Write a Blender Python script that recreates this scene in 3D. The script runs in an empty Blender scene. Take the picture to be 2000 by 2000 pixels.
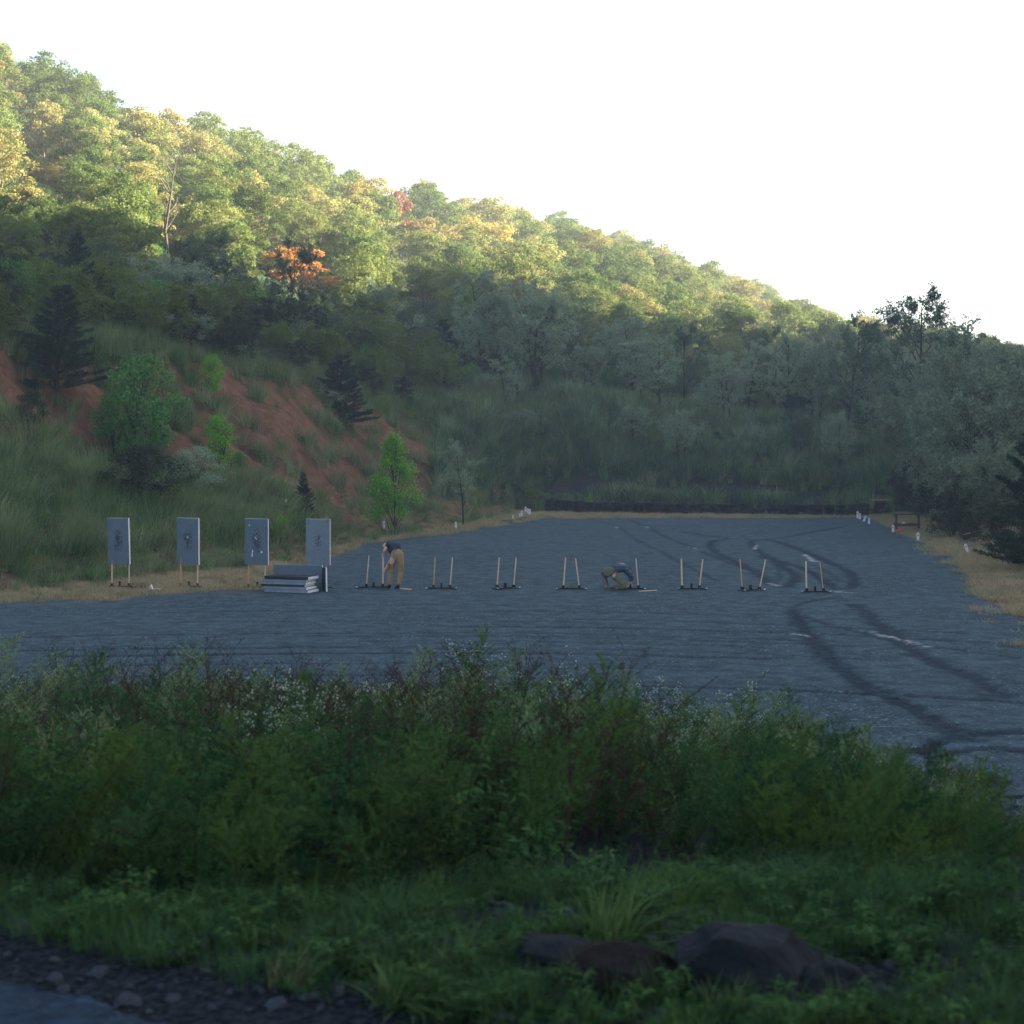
import bpy, bmesh, math, random
import numpy as np
from mathutils import Vector, Matrix, Euler
R = math.radians
random.seed(7)
rng = np.random.default_rng(11)
sc = bpy.context.scene
col = sc.collection

# ------------------------------------------------------------------ camera, world, sun, exposure
CAMZ, F = 3.67, 3000.0            # metres above the lot; focal length in pixels of a 2000 px frame
PITCH = math.atan(120 / F)
cd = bpy.data.cameras.new('camera')
cd.sensor_width = 36; cd.lens = 54; cd.clip_start = 0.1; cd.clip_end = 5000
cd.dof.use_dof = True; cd.dof.focus_distance = 46; cd.dof.aperture_fstop = 4.0
cam = bpy.data.objects.new('camera', cd); col.objects.link(cam)
cam.location = (0, 0, CAMZ); cam.rotation_euler = (math.pi / 2 - PITCH, 0, 0)
sc.camera = cam
SUN_EL, SUN_AZ = 17.0, 84.0       # azimuth clockwise from +Y (the view) towards +X (the right)
world = bpy.data.worlds.new('World'); sc.world = world; world.use_nodes = True
wn = world.node_tree; wn.nodes.clear()
sky = wn.nodes.new('ShaderNodeTexSky'); sky.sky_type = 'NISHITA'; sky.sun_disc = False
sky.sun_elevation = R(SUN_EL); sky.sun_rotation = R(SUN_AZ)
sky.air_density = 1.0; sky.dust_density = 2.2; sky.ozone_density = 2.0; sky.altitude = 300
bg = wn.nodes.new('ShaderNodeBackground'); bg.inputs[1].default_value = 0.058
wo = wn.nodes.new('ShaderNodeOutputWorld')
tint = wn.nodes.new('ShaderNodeMix'); tint.data_type = 'RGBA'; tint.blend_type = 'MULTIPLY'; tint.inputs[0].default_value = 1.0
tint.inputs[7].default_value = (1.07, .945, .92, 1); wn.links.new(sky.outputs[0], tint.inputs[6]); wn.links.new(tint.outputs[2], bg.inputs[0]); wn.links.new(bg.outputs[0], wo.inputs[0])
sl = bpy.data.lights.new('sun', 'SUN'); sl.energy = 5.0; sl.angle = R(0.5); sl.color = (1.0, 0.87, 0.66)
sun = bpy.data.objects.new('sun', sl); col.objects.link(sun)
sdir = Vector((math.cos(R(SUN_EL)) * math.sin(R(SUN_AZ)), math.cos(R(SUN_EL)) * math.cos(R(SUN_AZ)), math.sin(R(SUN_EL))))
sun.rotation_euler = sdir.to_track_quat('Z', 'Y').to_euler()
sc.view_settings.view_transform = 'Standard'; sc.view_settings.look = 'None'
sc.view_settings.exposure = 2.8; sc.view_settings.gamma = 1.0
sc.cycles.max_bounces = 6; sc.cycles.diffuse_bounces = 3; sc.cycles.transmission_bounces = 3
sc.cycles.transparent_max_bounces = 4; sc.cycles.volume_bounces = 1
sc.cycles.use_denoising = True

# ------------------------------------------------------------------ helpers
def at(px, py, Y):
    dx, dz, dy = px - 1000, -(py - 1000), F
    c, s = math.cos(PITCH), math.sin(PITCH)
    wy, wz = dy * c + dz * s, dz * c - dy * s
    return Vector((dx * Y / wy, Y, CAMZ + wz * Y / wy))

def tag(o, label=None, cat=None, group=None, kind=None):
    if label: o['label'] = label
    if cat: o['category'] = cat
    if group: o['group'] = group
    if kind: o['kind'] = kind
    return o

def link(name, me, mats=None, parent=None, smooth=False):
    if mats:
        for m in (mats if isinstance(mats, (list, tuple)) else [mats]): me.materials.append(m)
    if smooth and len(me.polygons): me.polygons.foreach_set('use_smooth', [True] * len(me.polygons))
    o = bpy.data.objects.new(name, me); col.objects.link(o)
    if parent: o.parent = parent
    return o

def empty(name, loc=(0, 0, 0), rz=0.0):
    o = bpy.data.objects.new(name, None); col.objects.link(o)
    o.empty_display_size = 0.2; o.location = loc; o.rotation_euler = (0, 0, rz)
    return o

def mesh_np(name, V, Q, mi=None):
    me = bpy.data.meshes.new(name)
    V = np.asarray(V, dtype=np.float32); Q = np.asarray(Q, dtype=np.int32)
    me.vertices.add(len(V)); me.vertices.foreach_set('co', V.ravel())
    k = Q.shape[1]
    me.loops.add(Q.size); me.loops.foreach_set('vertex_index', Q.ravel())
    me.polygons.add(len(Q)); me.polygons.foreach_set('loop_start', np.arange(0, Q.size, k, dtype=np.int32))
    if mi is not None: me.polygons.foreach_set('material_index', np.asarray(mi, dtype=np.int32))
    me.update(calc_edges=True); me.validate()
    return me

class Geo:
    """collects quads with material indices"""
    def __init__(s): s.V = []; s.Q = []; s.M = []; s.n = 0
    def add(s, V, Q, m=0):
        V = np.asarray(V, float).reshape(-1, 3); Q = np.asarray(Q, int).reshape(-1, 4)
        s.V.append(V); s.Q.append(Q + s.n); s.M.append(np.full(len(Q), m)); s.n += len(V)
    def mesh(s, name): return mesh_np(name, np.concatenate(s.V), np.concatenate(s.Q), np.concatenate(s.M))

def nrm(a): return a / np.maximum(np.linalg.norm(a, axis=-1, keepdims=True), 1e-9)

def leaves(P, N, L, W, r, D=None, fold=0.12):
    n = len(P); L = np.broadcast_to(L, n)[:, None]; W = np.broadcast_to(W, n)[:, None]
    if D is None: D = r.normal(size=(n, 3))
    D = nrm(D - N * np.sum(D * N, 1, keepdims=True) * 0.9); S = nrm(np.cross(D, N)); N2 = np.cross(S, D)
    V = np.stack([P - D * L * .5, P + S * W * .5 + N2 * L * fold, P + D * L * .5, P - S * W * .5 + N2 * L * fold], 1)
    return V.reshape(-1, 3), np.arange(4 * n).reshape(n, 4)

def tube(poly, rad, sides=5):
    P = np.asarray(poly, float); k = len(P); rad = np.broadcast_to(rad, k)
    T = nrm(np.gradient(P, axis=0)); A = np.array([0.31, 0.17, 0.93]) if abs(T[0][2]) < 0.8 else np.array([0.93, 0.2, 0.1])
    U = nrm(np.cross(T, A)); W = np.cross(T, U)
    a = np.linspace(0, 2 * math.pi, sides, endpoint=False)
    V = (P[:, None] + rad[:, None, None] * (np.cos(a)[None, :, None] * U[:, None] + np.sin(a)[None, :, None] * W[:, None])).reshape(-1, 3)
    i = np.arange(k - 1)[:, None] * sides; j = np.arange(sides)[None]; j2 = (j + 1) % sides
    return V, np.stack([i + j, i + j2, i + sides + j2, i + sides + j], -1).reshape(-1, 4)

def vnoise(x, y, seed=0):
    xi = np.floor(x).astype(np.int64); yi = np.floor(y).astype(np.int64); fx = x - xi; fy = y - yi
    fx = fx * fx * (3 - 2 * fx); fy = fy * fy * (3 - 2 * fy)
    def h(a, b):
        v = (a * 374761393 + b * 668265263 + seed * 982451653) & 0x7fffffff
        v = ((v ^ (v >> 13)) * 1274126177) & 0x7fffffff
        return ((v ^ (v >> 16)) & 0xffff) / 65535.0
    return (h(xi, yi) * (1 - fx) + h(xi + 1, yi) * fx) * (1 - fy) + (h(xi, yi + 1) * (1 - fx) + h(xi + 1, yi + 1) * fx) * fy
def fbm(x, y, seed=0, o=4):
    v = 0; a = .5; t = 0
    for i in range(o): v = v + a * vnoise(x * 2 ** i, y * 2 ** i, seed + i); t += a; a *= .5
    return v / t
def sstep(x, a, b):
    t = np.clip((x - a) / (b - a), 0, 1); return t * t * (3 - 2 * t)

# ------------------------------------------------------------------ materials
def new_mat(name):
    m = bpy.data.materials.new(name); m.use_nodes = True; nt = m.node_tree; nt.nodes.clear()
    out = nt.nodes.new('ShaderNodeOutputMaterial'); return m, nt, out
def N(nt, t, **kw):
    n = nt.nodes.new(t)
    for k, v in kw.items(): setattr(n, k, v)
    return n
def mixc(nt, fac, a, b, mode='MIX'):
    n = N(nt, 'ShaderNodeMix', data_type='RGBA', blend_type=mode)
    for s, v in ((n.inputs[0], fac), (n.inputs[6], a), (n.inputs[7], b)):
        if hasattr(v, 'is_linked') or hasattr(v, 'links'): nt.links.new(v, s)
        elif isinstance(v, (int, float)): s.default_value = v
        else: s.default_value = (*[min(q * 1.3, max(q, .84)) for q in v], 1)
    return n.outputs[2]
def noise_out(nt, scale, detail=4, rough=.6, vec=None):
    n = N(nt, 'ShaderNodeTexNoise'); n.inputs['Scale'].default_value = scale; n.inputs['Detail'].default_value = detail
    n.inputs['Roughness'].default_value = rough
    if vec is None:
        tc = N(nt, 'ShaderNodeTexCoord'); vec = tc.outputs['Object']
    nt.links.new(vec, n.inputs['Vector']); return n.outputs[0]
def rampf(nt, x, a, b, lo=0., hi=1.):
    n = N(nt, 'ShaderNodeMapRange'); n.inputs[1].default_value = a; n.inputs[2].default_value = b
    n.inputs[3].default_value = lo; n.inputs[4].default_value = hi; nt.links.new(x, n.inputs[0]); return n.outputs[0]
def attr(nt, name):
    n = N(nt, 'ShaderNodeAttribute'); n.attribute_name = name; return n.outputs['Fac']

def mat_simple(name, c1, c2=None, scale=12, rough=.7, metal=0., bump=.0, spec=.08):
    m, nt, out = new_mat(name); b = N(nt, 'ShaderNodeBsdfPrincipled')
    c2 = c2 or tuple(x * .7 for x in c1)
    nz = noise_out(nt, scale)
    nt.links.new(mixc(nt, rampf(nt, nz, .35, .65), c1, c2), b.inputs['Base Color'])
    b.inputs['Roughness'].default_value = rough; b.inputs['Metallic'].default_value = metal
    b.inputs['Specular IOR Level'].default_value = spec
    if bump:
        bn = N(nt, 'ShaderNodeBump'); bn.inputs['Strength'].default_value = bump; bn.inputs['Distance'].default_value = .02
        nt.links.new(noise_out(nt, scale * 4), bn.inputs['Height']); nt.links.new(bn.outputs[0], b.inputs['Normal'])
    nt.links.new(b.outputs[0], out.inputs[0]); return m

def mat_leaf(name, c1, c2, c3=None, trans=.35, objvar=.35):
    """c1-c2 vary per leaf, c3 is mixed in for whole plants"""
    m, nt, out = new_mat(name)
    g = N(nt, 'ShaderNodeNewGeometry'); oi = N(nt, 'ShaderNodeObjectInfo')
    c = mixc(nt, g.outputs['Random Per Island'], c1, c2)
    if c3:
        c = mixc(nt, rampf(nt, oi.outputs['Random'], 0, 1, 0, objvar * 2), c, c3)
    br = rampf(nt, oi.outputs['Random'], 0, 1, 1 - objvar * .5, 1 + objvar * .5)
    vm = N(nt, 'ShaderNodeVectorMath', operation='SCALE'); nt.links.new(c, vm.inputs[0]); nt.links.new(br, vm.inputs['Scale'])
    d = N(nt, 'ShaderNodeBsdfDiffuse'); t = N(nt, 'ShaderNodeBsdfTranslucent'); mx = N(nt, 'ShaderNodeMixShader')
    mx.inputs[0].default_value = trans
    nt.links.new(vm.outputs[0], d.inputs[0]); nt.links.new(vm.outputs[0], t.inputs[0])
    nt.links.new(d.outputs[0], mx.inputs[1]); nt.links.new(t.outputs[0], mx.inputs[2]); nt.links.new(mx.outputs[0], out.inputs[0])
    return m

def mat_gravel(name, base=(.034, .054, .063), tracks=True, scale=1.0):
    m, nt, out = new_mat(name); b = N(nt, 'ShaderNodeBsdfPrincipled')
    v = N(nt, 'ShaderNodeTexVoronoi'); v.inputs['Scale'].default_value = 26 * scale
    tc = N(nt, 'ShaderNodeTexCoord'); nt.links.new(tc.outputs['Object'], v.inputs['Vector'])
    sp = N(nt, 'ShaderNodeSeparateColor'); nt.links.new(v.outputs['Color'], sp.inputs[0])
    dark = tuple(x * .38 for x in base); lite = tuple(x * 1.9 for x in base); pale = tuple(x * 4.2 for x in base)
    c = mixc(nt, sp.outputs[0], dark, lite)
    c = mixc(nt, rampf(nt, sp.outputs[1], .955, .99), c, pale)
    c = mixc(nt, rampf(nt, noise_out(nt, .35, 5),   .35, .62, 0, .8), c, tuple(x * 1.5 for x in base))
    c = mixc(nt, rampf(nt, noise_out(nt, 2.2, 6, .7), .42, .62, 0, .7), c, tuple(x * .5 for x in base))
    rough = .85
    if tracks:
        tr = attr(nt, 'track')
        trn = N(nt, 'ShaderNodeMath', operation='MULTIPLY'); nt.links.new(tr, trn.inputs[0]); nt.links.new(rampf(nt, noise_out(nt, 5, 4), .3, .6, .55, 1), trn.inputs[1])
        c = mixc(nt, trn.outputs[0], c, (.008, .016, .025))
        dry = attr(nt, 'dust'); c = mixc(nt, dry, c, (.12, .085, .06))
        wet = attr(nt, 'wet'); r_ = rampf(nt, wet, 0, 1, .9, .3); nt.links.new(r_, b.inputs['Roughness'])
    else: b.inputs['Roughness'].default_value = .9
    nt.links.new(c, b.inputs['Base Color']); sw = N(nt, 'ShaderNodeMapRange'); sw.inputs[3].default_value = .06; sw.inputs[4].default_value = .5
    if tracks: nt.links.new(wet, sw.inputs[0]); nt.links.new(sw.outputs[0], b.inputs['Specular IOR Level'])
    else: b.inputs['Specular IOR Level'].default_value = .05
    bn = N(nt, 'ShaderNodeBump'); bn.inputs['Strength'].default_value = .55; bn.inputs['Distance'].default_value = .03
    nt.links.new(v.outputs['Distance'], bn.inputs['Height']); nt.links.new(bn.outputs[0], b.inputs['Normal'])
    nt.links.new(b.outputs[0], out.inputs[0]); return m

def mat_terrain():
    m, nt, out = new_mat('terrain'); b = N(nt, 'ShaderNodeBsdfPrincipled')
    near = attr(nt, 'near'); green = mixc(nt, rampf(nt, noise_out(nt, 1.3, 6, .7), .35, .65), (.022, .034, .014), (.045, .045, .02))
    n1 = noise_out(nt, 2.2, 8, .75)
    red = mixc(nt, rampf(nt, n1, .35, .68), (.066, .035, .022), (.175, .094, .058))
    red = mixc(nt, rampf(nt, noise_out(nt, 9, 4), .6, .7, 0, .6), red, (.10, .075, .06))
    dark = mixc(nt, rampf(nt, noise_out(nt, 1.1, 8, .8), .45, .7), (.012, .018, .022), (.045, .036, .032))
    dry = mixc(nt, rampf(nt, noise_out(nt, 4, 6, .7), .35, .65), (.15, .115, .075), (.085, .07, .05))
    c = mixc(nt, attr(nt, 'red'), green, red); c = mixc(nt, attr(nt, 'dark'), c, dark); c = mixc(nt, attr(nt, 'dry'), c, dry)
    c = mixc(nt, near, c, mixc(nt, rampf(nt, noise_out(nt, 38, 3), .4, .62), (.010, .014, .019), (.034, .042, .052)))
    nt.links.new(c, b.inputs['Base Color']); b.inputs['Roughness'].default_value = .95; b.inputs['Specular IOR Level'].default_value = .03
    bn = N(nt, 'ShaderNodeBump'); bn.inputs['Strength'].default_value = .9; bn.inputs['Distance'].default_value = .12
    nt.links.new(noise_out(nt, 5, 8, .75), bn.inputs['Height']); nt.links.new(bn.outputs[0], b.inputs['Normal'])
    nt.links.new(b.outputs[0], out.inputs[0]); return m

M = {}
M['bark'] = mat_simple('bark', (.020, .018, .017), (.035, .032, .03), 6, .95)
M['palebark'] = mat_simple('pale_bark', (.16, .13, .11), (.09, .08, .07), 5, .95)
M['oak'] = mat_leaf('oak_leaf', (.13, .17, .042), (.25, .26, .08), (.12, .17, .05))
M['olive'] = mat_leaf('olive_leaf', (.23, .215, .065), (.36, .32, .125), (.23, .24, .09))
M['deep'] = mat_leaf('deep_green_leaf', (.07, .12, .03), (.15, .18, .05), (.09, .14, .04))
M['orange'] = mat_leaf('orange_leaf', (.50, .20, .06), (.46, .29, .09), None)
M['yellow'] = mat_leaf('yellow_leaf', (.34, .27, .08), (.30, .27, .08), None)
M['redleaf'] = mat_leaf('red_leaf', (.27, .07, .04), (.26, .13, .06), None)
M['rust'] = mat_leaf('rusty_leaf', (.26, .19, .07), (.24, .22, .08), None)
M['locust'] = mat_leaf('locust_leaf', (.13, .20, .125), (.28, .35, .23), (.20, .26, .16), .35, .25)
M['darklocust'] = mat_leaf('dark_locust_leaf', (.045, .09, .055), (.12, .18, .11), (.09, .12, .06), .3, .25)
M['locustbush'] = mat_leaf('bushy_locust_leaf', (.09, .14, .085), (.21, .26, .17), (.15, .18, .11), .3, .25)
M['needle'] = mat_leaf('pine_needle', (.016, .038, .028), (.034, .062, .042), None, .15, .2)
M['bright'] = mat_leaf('bright_green_leaf', (.06, .23, .03), (.19, .36, .05), None, .4, .2)
M['shrub'] = mat_leaf('shrub_leaf', (.03, .12, .03), (.10, .21, .06), None, .3, .3)
M['darkshrub'] = mat_leaf('dark_shrub_leaf', (.02, .032, .02), (.05, .055, .035), None, .2, .3)
M['grass'] = mat_leaf('grass_blade', (.04, .11, .035), (.18, .25, .09), (.12, .16, .07), .3, .4)
M['grass2'] = mat_leaf('dull_grass_blade', (.06, .12, .06), (.22, .28, .13), (.16, .20, .10), .3, .4)
M['bermdark'] = mat_leaf('dark_weed_blade', (.025, .065, .04), (.07, .13, .07), None, .2, .4)
M['bankdark'] = mat_leaf('deep_grass_blade', (.03, .08, .03), (.08, .15, .05), None, .25, .4)
M['tan'] = mat_leaf('tan_grass_blade', (.10, .12, .06), (.19, .19, .10), None, .25, .4)
M['straw'] = mat_leaf('straw_blade', (.28, .205, .12), (.42, .33, .21), (.22, .19, .10), .2, .4)
M['weed'] = mat_leaf('weed_leaf', (.008, .058, .026), (.075, .175, .07), (.07, .12, .03), .3, .5)
M['weedtop'] = mat_leaf('weed_plume', (.06, .15, .06), (.27, .36, .19), (.18, .21, .10), .3, .4)
M['weedstem'] = mat_simple('weed_stem', (.05, .042, .022), (.035, .05, .02), 8, .9)
M['deadstem'] = mat_simple('dead_stem', (.035, .022, .018), (.055, .035, .028), 8, .9)
M['flower'] = mat_leaf('white_flower', (.46, .49, .42), (.30, .34, .28), None, .3, .2)
M['gravel'] = mat_gravel('gravel')
M['roadgravel'] = mat_gravel('road_gravel', (.016, .028, .042), False, 1.0)
M['terrain'] = mat_terrain()
M['stone'] = mat_simple('stone', (.025, .034, .046), (.055, .066, .08), 7, .85, bump=.5)
M['rock'] = mat_simple('rock', (.006, .009, .012), (.018, .022, .028), 3.5, .8, bump=.9)
M['brownrock'] = mat_simple('brown_rock', (.012, .009, .008), (.008, .008, .010), 5, .85, bump=.9)
M['rubber'] = mat_simple('rubber', (.004, .006, .009), (.014, .017, .022), 5, .6, spec=.12)
M['black'] = mat_simple('black_steel', (.012, .012, .014), (.02, .02, .022), 20, .5)
M['rustblock'] = mat_simple('rusty_steel', (.16, .065, .03), (.08, .035, .02), 20, .8)
M['woodA'] = mat_simple('pale_pine_wood', (.56, .40, .27), (.46, .33, .22), 9, .75)
M['woodB'] = mat_simple('orange_pine_wood', (.50, .27, .13), (.38, .21, .10), 9, .75)
M['darkwood'] = mat_simple('weathered_dark_wood', (.035, .033, .035), (.055, .05, .048), 9, .85)
M['white'] = mat_simple('white_plastic', (.72, .73, .72), (.55, .56, .57), 14, .5)
M['whitefoam'] = mat_simple('white_foam_edge', (.62, .62, .62), (.48, .49, .5), 30, .8)
M['foamgrey'] = mat_simple('grey_foam_edge', (.20, .235, .27), (.15, .18, .21), 9, .8)
M['greypanel'] = mat_simple('grey_paint', (.07, .10, .13), (.09, .12, .15), 5, .7)
M['darkpanel_and_gap'] = mat_simple('charcoal_panel_and_gap', (.014, .018, .026), (.03, .034, .04), 6, .7)
M['skin'] = mat_simple('skin', (.52, .30, .23), (.46, .26, .20), 10, .6)
M['khaki'] = mat_simple('khaki_cloth', (.26, .175, .10), (.20, .135, .075), 14, .9, bump=.5)
M['olivecloth'] = mat_simple('olive_cloth', (.12, .12, .085), (.085, .085, .06), 14, .9, bump=.5)
M['navy'] = mat_simple('navy_cloth', (.012, .02, .035), (.018, .028, .045), 14, .9, bump=.4)
M['boot'] = mat_simple('boot_leather', (.015, .013, .012), (.028, .024, .02), 14, .7)
M['tanboot'] = mat_simple('tan_boot', (.22, .17, .11), (.15, .12, .08), 14, .8)
M['hair'] = mat_simple('dark_hair', (.02, .015, .012), (.03, .022, .016), 30, .8)
M['redplastic'] = mat_simple('red_plastic', (.55, .07, .03), (.4, .05, .02), 14, .6)

def mat_plaid():
    m, nt, out = new_mat('plaid_cloth'); b = N(nt, 'ShaderNodeBsdfPrincipled'); tc = N(nt, 'ShaderNodeTexCoord')
    cols = (.012, .018, .03)
    c = None
    fac = []
    for d in ('X', 'Z'):
        w = N(nt, 'ShaderNodeTexWave', wave_type='BANDS', bands_direction=d); w.inputs['Scale'].default_value = 3.6
        nt.links.new(tc.outputs['Object'], w.inputs['Vector']); fac.append(rampf(nt, w.outputs['Fac'], .45, .6))
    c = mixc(nt, fac[0], cols, (.020, .034, .055)); c2 = mixc(nt, fac[1], cols, (.02, .038, .06))
    c = mixc(nt, .5, c, c2)
    c = mixc(nt, 1.0, c, c2, 'ADD')
    nt.links.new(c, b.inputs['Base Color']); b.inputs['Roughness'].default_value = .9
    nt.links.new(b.outputs[0], out.inputs[0]); return m
M['plaid'] = mat_plaid()

def mat_board(name, spread=.13, dens=1., cy=.12, seed=0., tint=(.135, .165, .205)):
    """grey painted target face, shot marks gathered round its centre (generated in the board's own plane)"""
    m, nt, out = new_mat(name); b = N(nt, 'ShaderNodeBsdfPrincipled'); tc = N(nt, 'ShaderNodeTexCoord')
    mp = N(nt, 'ShaderNodeMapping'); mp.inputs['Location'].default_value = (seed, 0, 0); nt.links.new(tc.outputs['Object'], mp.inputs[0])
    base = mixc(nt, rampf(nt, noise_out(nt, 3.5, 5, .6, mp.outputs[0]), .3, .7), tint, tuple(x * .8 for x in tint))
    sx = N(nt, 'ShaderNodeMapping'); sx.inputs['Location'].default_value = (0, 0, -cy); sx.inputs['Scale'].default_value = (1 / spread, 0, 1 / (spread * 2.2))
    nt.links.new(tc.outputs['Object'], sx.inputs[0])
    ln = N(nt, 'ShaderNodeVectorMath', operation='LENGTH'); nt.links.new(sx.outputs[0], ln.inputs[0])
    fall = rampf(nt, ln.outputs['Value'], 0, 1.6, 1.15 * dens, .0)
    vo = N(nt, 'ShaderNodeTexVoronoi'); vo.inputs['Scale'].default_value = 42; nt.links.new(mp.outputs[0], vo.inputs['Vector'])
    sp = N(nt, 'ShaderNodeSeparateColor'); nt.links.new(vo.outputs['Color'], sp.inputs[0])
    lt = N(nt, 'ShaderNodeMath', operation='LESS_THAN'); nt.links.new(sp.outputs[0], lt.inputs[0]); nt.links.new(fall, lt.inputs[1])
    c = mixc(nt, lt.outputs[0], base, (.010, .020, .034))
    far = N(nt, 'ShaderNodeMath', operation='LESS_THAN'); nt.links.new(sp.outputs[1], far.inputs[0]); far.inputs[1].default_value = .018
    c = mixc(nt, far.outputs[0], c, (.05, .04, .04))
    nt.links.new(c, b.inputs['Base Color']); b.inputs['Roughness'].default_value = .75
    nt.links.new(b.outputs[0], out.inputs[0]); return m

# ------------------------------------------------------------------ terrain height
# for each bearing u = x / y, a profile outwards: start of the rise, bank foot, bank top, shelf end, ridge, far side
KN = [(-.9, (30, 34, 40, 55, 90, 220), (0, 3, 7.5, 10, 26, 22)),
      (-.45, (36, 44, 50, 68, 118, 270), (0, 3.3, 7.6, 10.3, 27, 22)),
      (-.333, (40, 48, 55, 76, 132, 300), (0, 3.0, 7.4, 10.5, 31.5, 26)),
      (-.233, (45, 54, 64, 86, 146, 300), (0, 2.2, 7.7, 10.5, 28, 24)),
      (-.15, (50, 60, 74, 95, 165, 320), (0, 2.4, 7.2, 9.8, 27.3, 23)),
      (-.1, (62, 70, 84, 103, 185, 330), (0, 1., 6.3, 9, 27, 22)),
      (-.047, (72, 80, 98, 115, 205, 340), (0, 1.2, 6.4, 8.5, 27.4, 22)),
      (0, (88, 93, 107, 128, 225, 350), (0, .2, 7.9, 8.8, 28.3, 22)),
      (.067, (90, 93.5, 107, 145, 250, 360), (0, .2, 6.8, 7.5, 28, 22)),
      (.133, (90, 93.5, 107, 155, 275, 380), (0, .2, 5.9, 6.5, 24.5, 18)),
      (.217, (88, 92, 105, 160, 320, 420), (0, .2, 4.7, 5.5, 19, 15)),
      (.27, (72, 82, 100, 160, 350, 450), (0, .4, 4, 6, 17.5, 14)),
      (.333, (45, 60, 85, 150, 400, 500), (0, 1, 3.2, 6, 15.5, 13)),
      (.5, (30, 42, 70, 140, 400, 500), (0, 1.2, 4, 8, 15, 13)),
      (.9, (22, 32, 60, 140, 400, 500), (0, 1, 5, 9, 15, 13))]
KU = np.array([k[0] for k in KN]); KY = np.array([k[1] for k in KN], float); KZ = np.array([k[2] for k in KN], float)
LU = (np.array([-400, 0, 300, 500, 560, 640, 720, 900, 1060, 1230, 1700, 1765, 1850, 1895, 1900, 2000, 2300]) - 1000) / 3000
LY = np.array([31, 36.7, 38.6, 40.3, 46, 52, 60.5, 68, 82, 83, 83.4, 66, 55, 46, 39, 33, 26])
def toe(x):      # foot of the near embankment
    return np.interp(x, [-12, -7, 1.5, 2.6, 3.4, 4.0, 6, 12], [23.5, 22, 20.5, 18, 14.6, 12.4, 10.6, 9])
def crest(y):    # unseen ridge off to the right, crest shaped to lay shade over the valley
    yy = y - 170 * math.tan(R(90 - SUN_AZ))
    X = np.interp(yy, [-50, 130, 180, 230, 260, 300, 340], [-22, -20, 10, 30, 60, 150, 230])
    S = np.interp(yy, [20, 60, 90, 108, 130, 180, 230], [16, 16, 15.2, 10.8, 11, 12, 10])
    return np.maximum(S + (170 - X) * math.tan(R(SUN_EL)), 14)
def bankpos(x, y):
    u = x / np.maximum(y, 8.)
    u = np.clip(u, -.9, .9)
    k = [np.interp(u, KU, KY[:, i]) for i in range(6)]
    return u, k
def height(x, y):
    x = np.asarray(x, float); y = np.asarray(y, float)
    u, k = bankpos(x, y); z = np.zeros_like(x)
    zk = [np.interp(u, KU, KZ[:, i]) for i in range(6)]
    yy = y + 0.8 * (fbm(x * .25, y * .25, 5) - .5) * sstep(y, 30, 45)
    for i in range(5):
        t = np.clip((yy - k[i]) / (k[i + 1] - k[i]), 0, 1)
        z = z + (zk[i + 1] - zk[i]) * t
    rough = np.clip(z * .25, 0, 1)
    z = z + rough * (fbm(x * .18, y * .18, 3) - .5) * 1.1 + rough * (fbm(x * .9, y * .9, 9) - .5) * .35
    # rills down the bare bank
    t = x * .32 + y * .95; d = x * .95 - y * .32
    ril = np.abs(vnoise(t * .55 + .6 * vnoise(d * .3, t * .2, 4), d * .10, 21) - .5) * 2
    ril2 = np.abs(vnoise(t * 1.7 + .8 * vnoise(d * .5, t * .5, 14), d * .2, 31) - .5) * 2
    s = np.clip((yy - k[1]) / (k[2] - k[1]), 0, 1); on = sstep(s, 0, .2) * (1 - sstep(s, .85, 1)) * (u < -.02)
    z = z - on * ((1 - ril) ** 3 * .95 + (1 - ril2) ** 2 * .36)
    z = z * sstep(y, 17, 30)
    # near embankment below the camera's road
    yt = toe(x); sN = np.clip((y - 5.0 - .12 * (x + 2)) / (yt - 5.0), 0, 1)
    z = z + 2.07 * (1 - sN) ** 1.35 + .18 * (fbm(x * .8, y * .8, 40) - .5) * sstep(y, 5, 7) * (1 - sstep(y, 18, 22))
    # the ridge to the right
    w = sstep(x, 92, 165) - 0.25 * sstep(x, 175, 300)
    fade = sstep(y, -140, -60) * (1 - sstep(y, 262, 300))
    z = z * (1 - fade * sstep(x, 92, 150)) + w * fade * (crest(y) - 1 + 9 * (fbm(x * .05, y * .05, 60) - .5) + 7 * (fbm(x * .17, y * .17, 61) - .5))
    return z
def hz(x, y): return float(height(np.array([x]), np.array([y]))[0])
def masks(x, y):
    u, k = bankpos(x, y)
    s = (y - k[1]) / (k[2] - k[1]); a = (y - k[0]) / (k[1] - k[0])
    n = fbm(x * .35, y * .35, 71); n2 = fbm(x * 1.4, y * 1.4, 72)
    left = u < -.005
    lowcut = np.interp(u, [-.35, -.23, -.15, -.1], [.25, .3, -.15, -.5]); topcut = np.interp(u, [-.35, -.25, -.2, -.02], [1.02, .85, 1.02, .85])
    red = left * sstep(s + (n - .5) * .5, lowcut, lowcut + .12) * (1 - sstep(s + (n - .5) * .35, topcut, topcut + .12))
    red = red * (1 - .8 * sstep(n2, .56, .65))
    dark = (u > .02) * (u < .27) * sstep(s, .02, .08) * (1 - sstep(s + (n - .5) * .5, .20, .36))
    dark = np.maximum(dark, .85 * (1 - sstep(y, 22, 26)))  # near slope soil coloured darker to stand for shade under the weeds
    dry = np.where(y < k[0] + 2.5, 1 - sstep(y, k[0] - .5, k[0] + 2.5), 0) * (y > 25)
    return red, dark, dry, s, u

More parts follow.
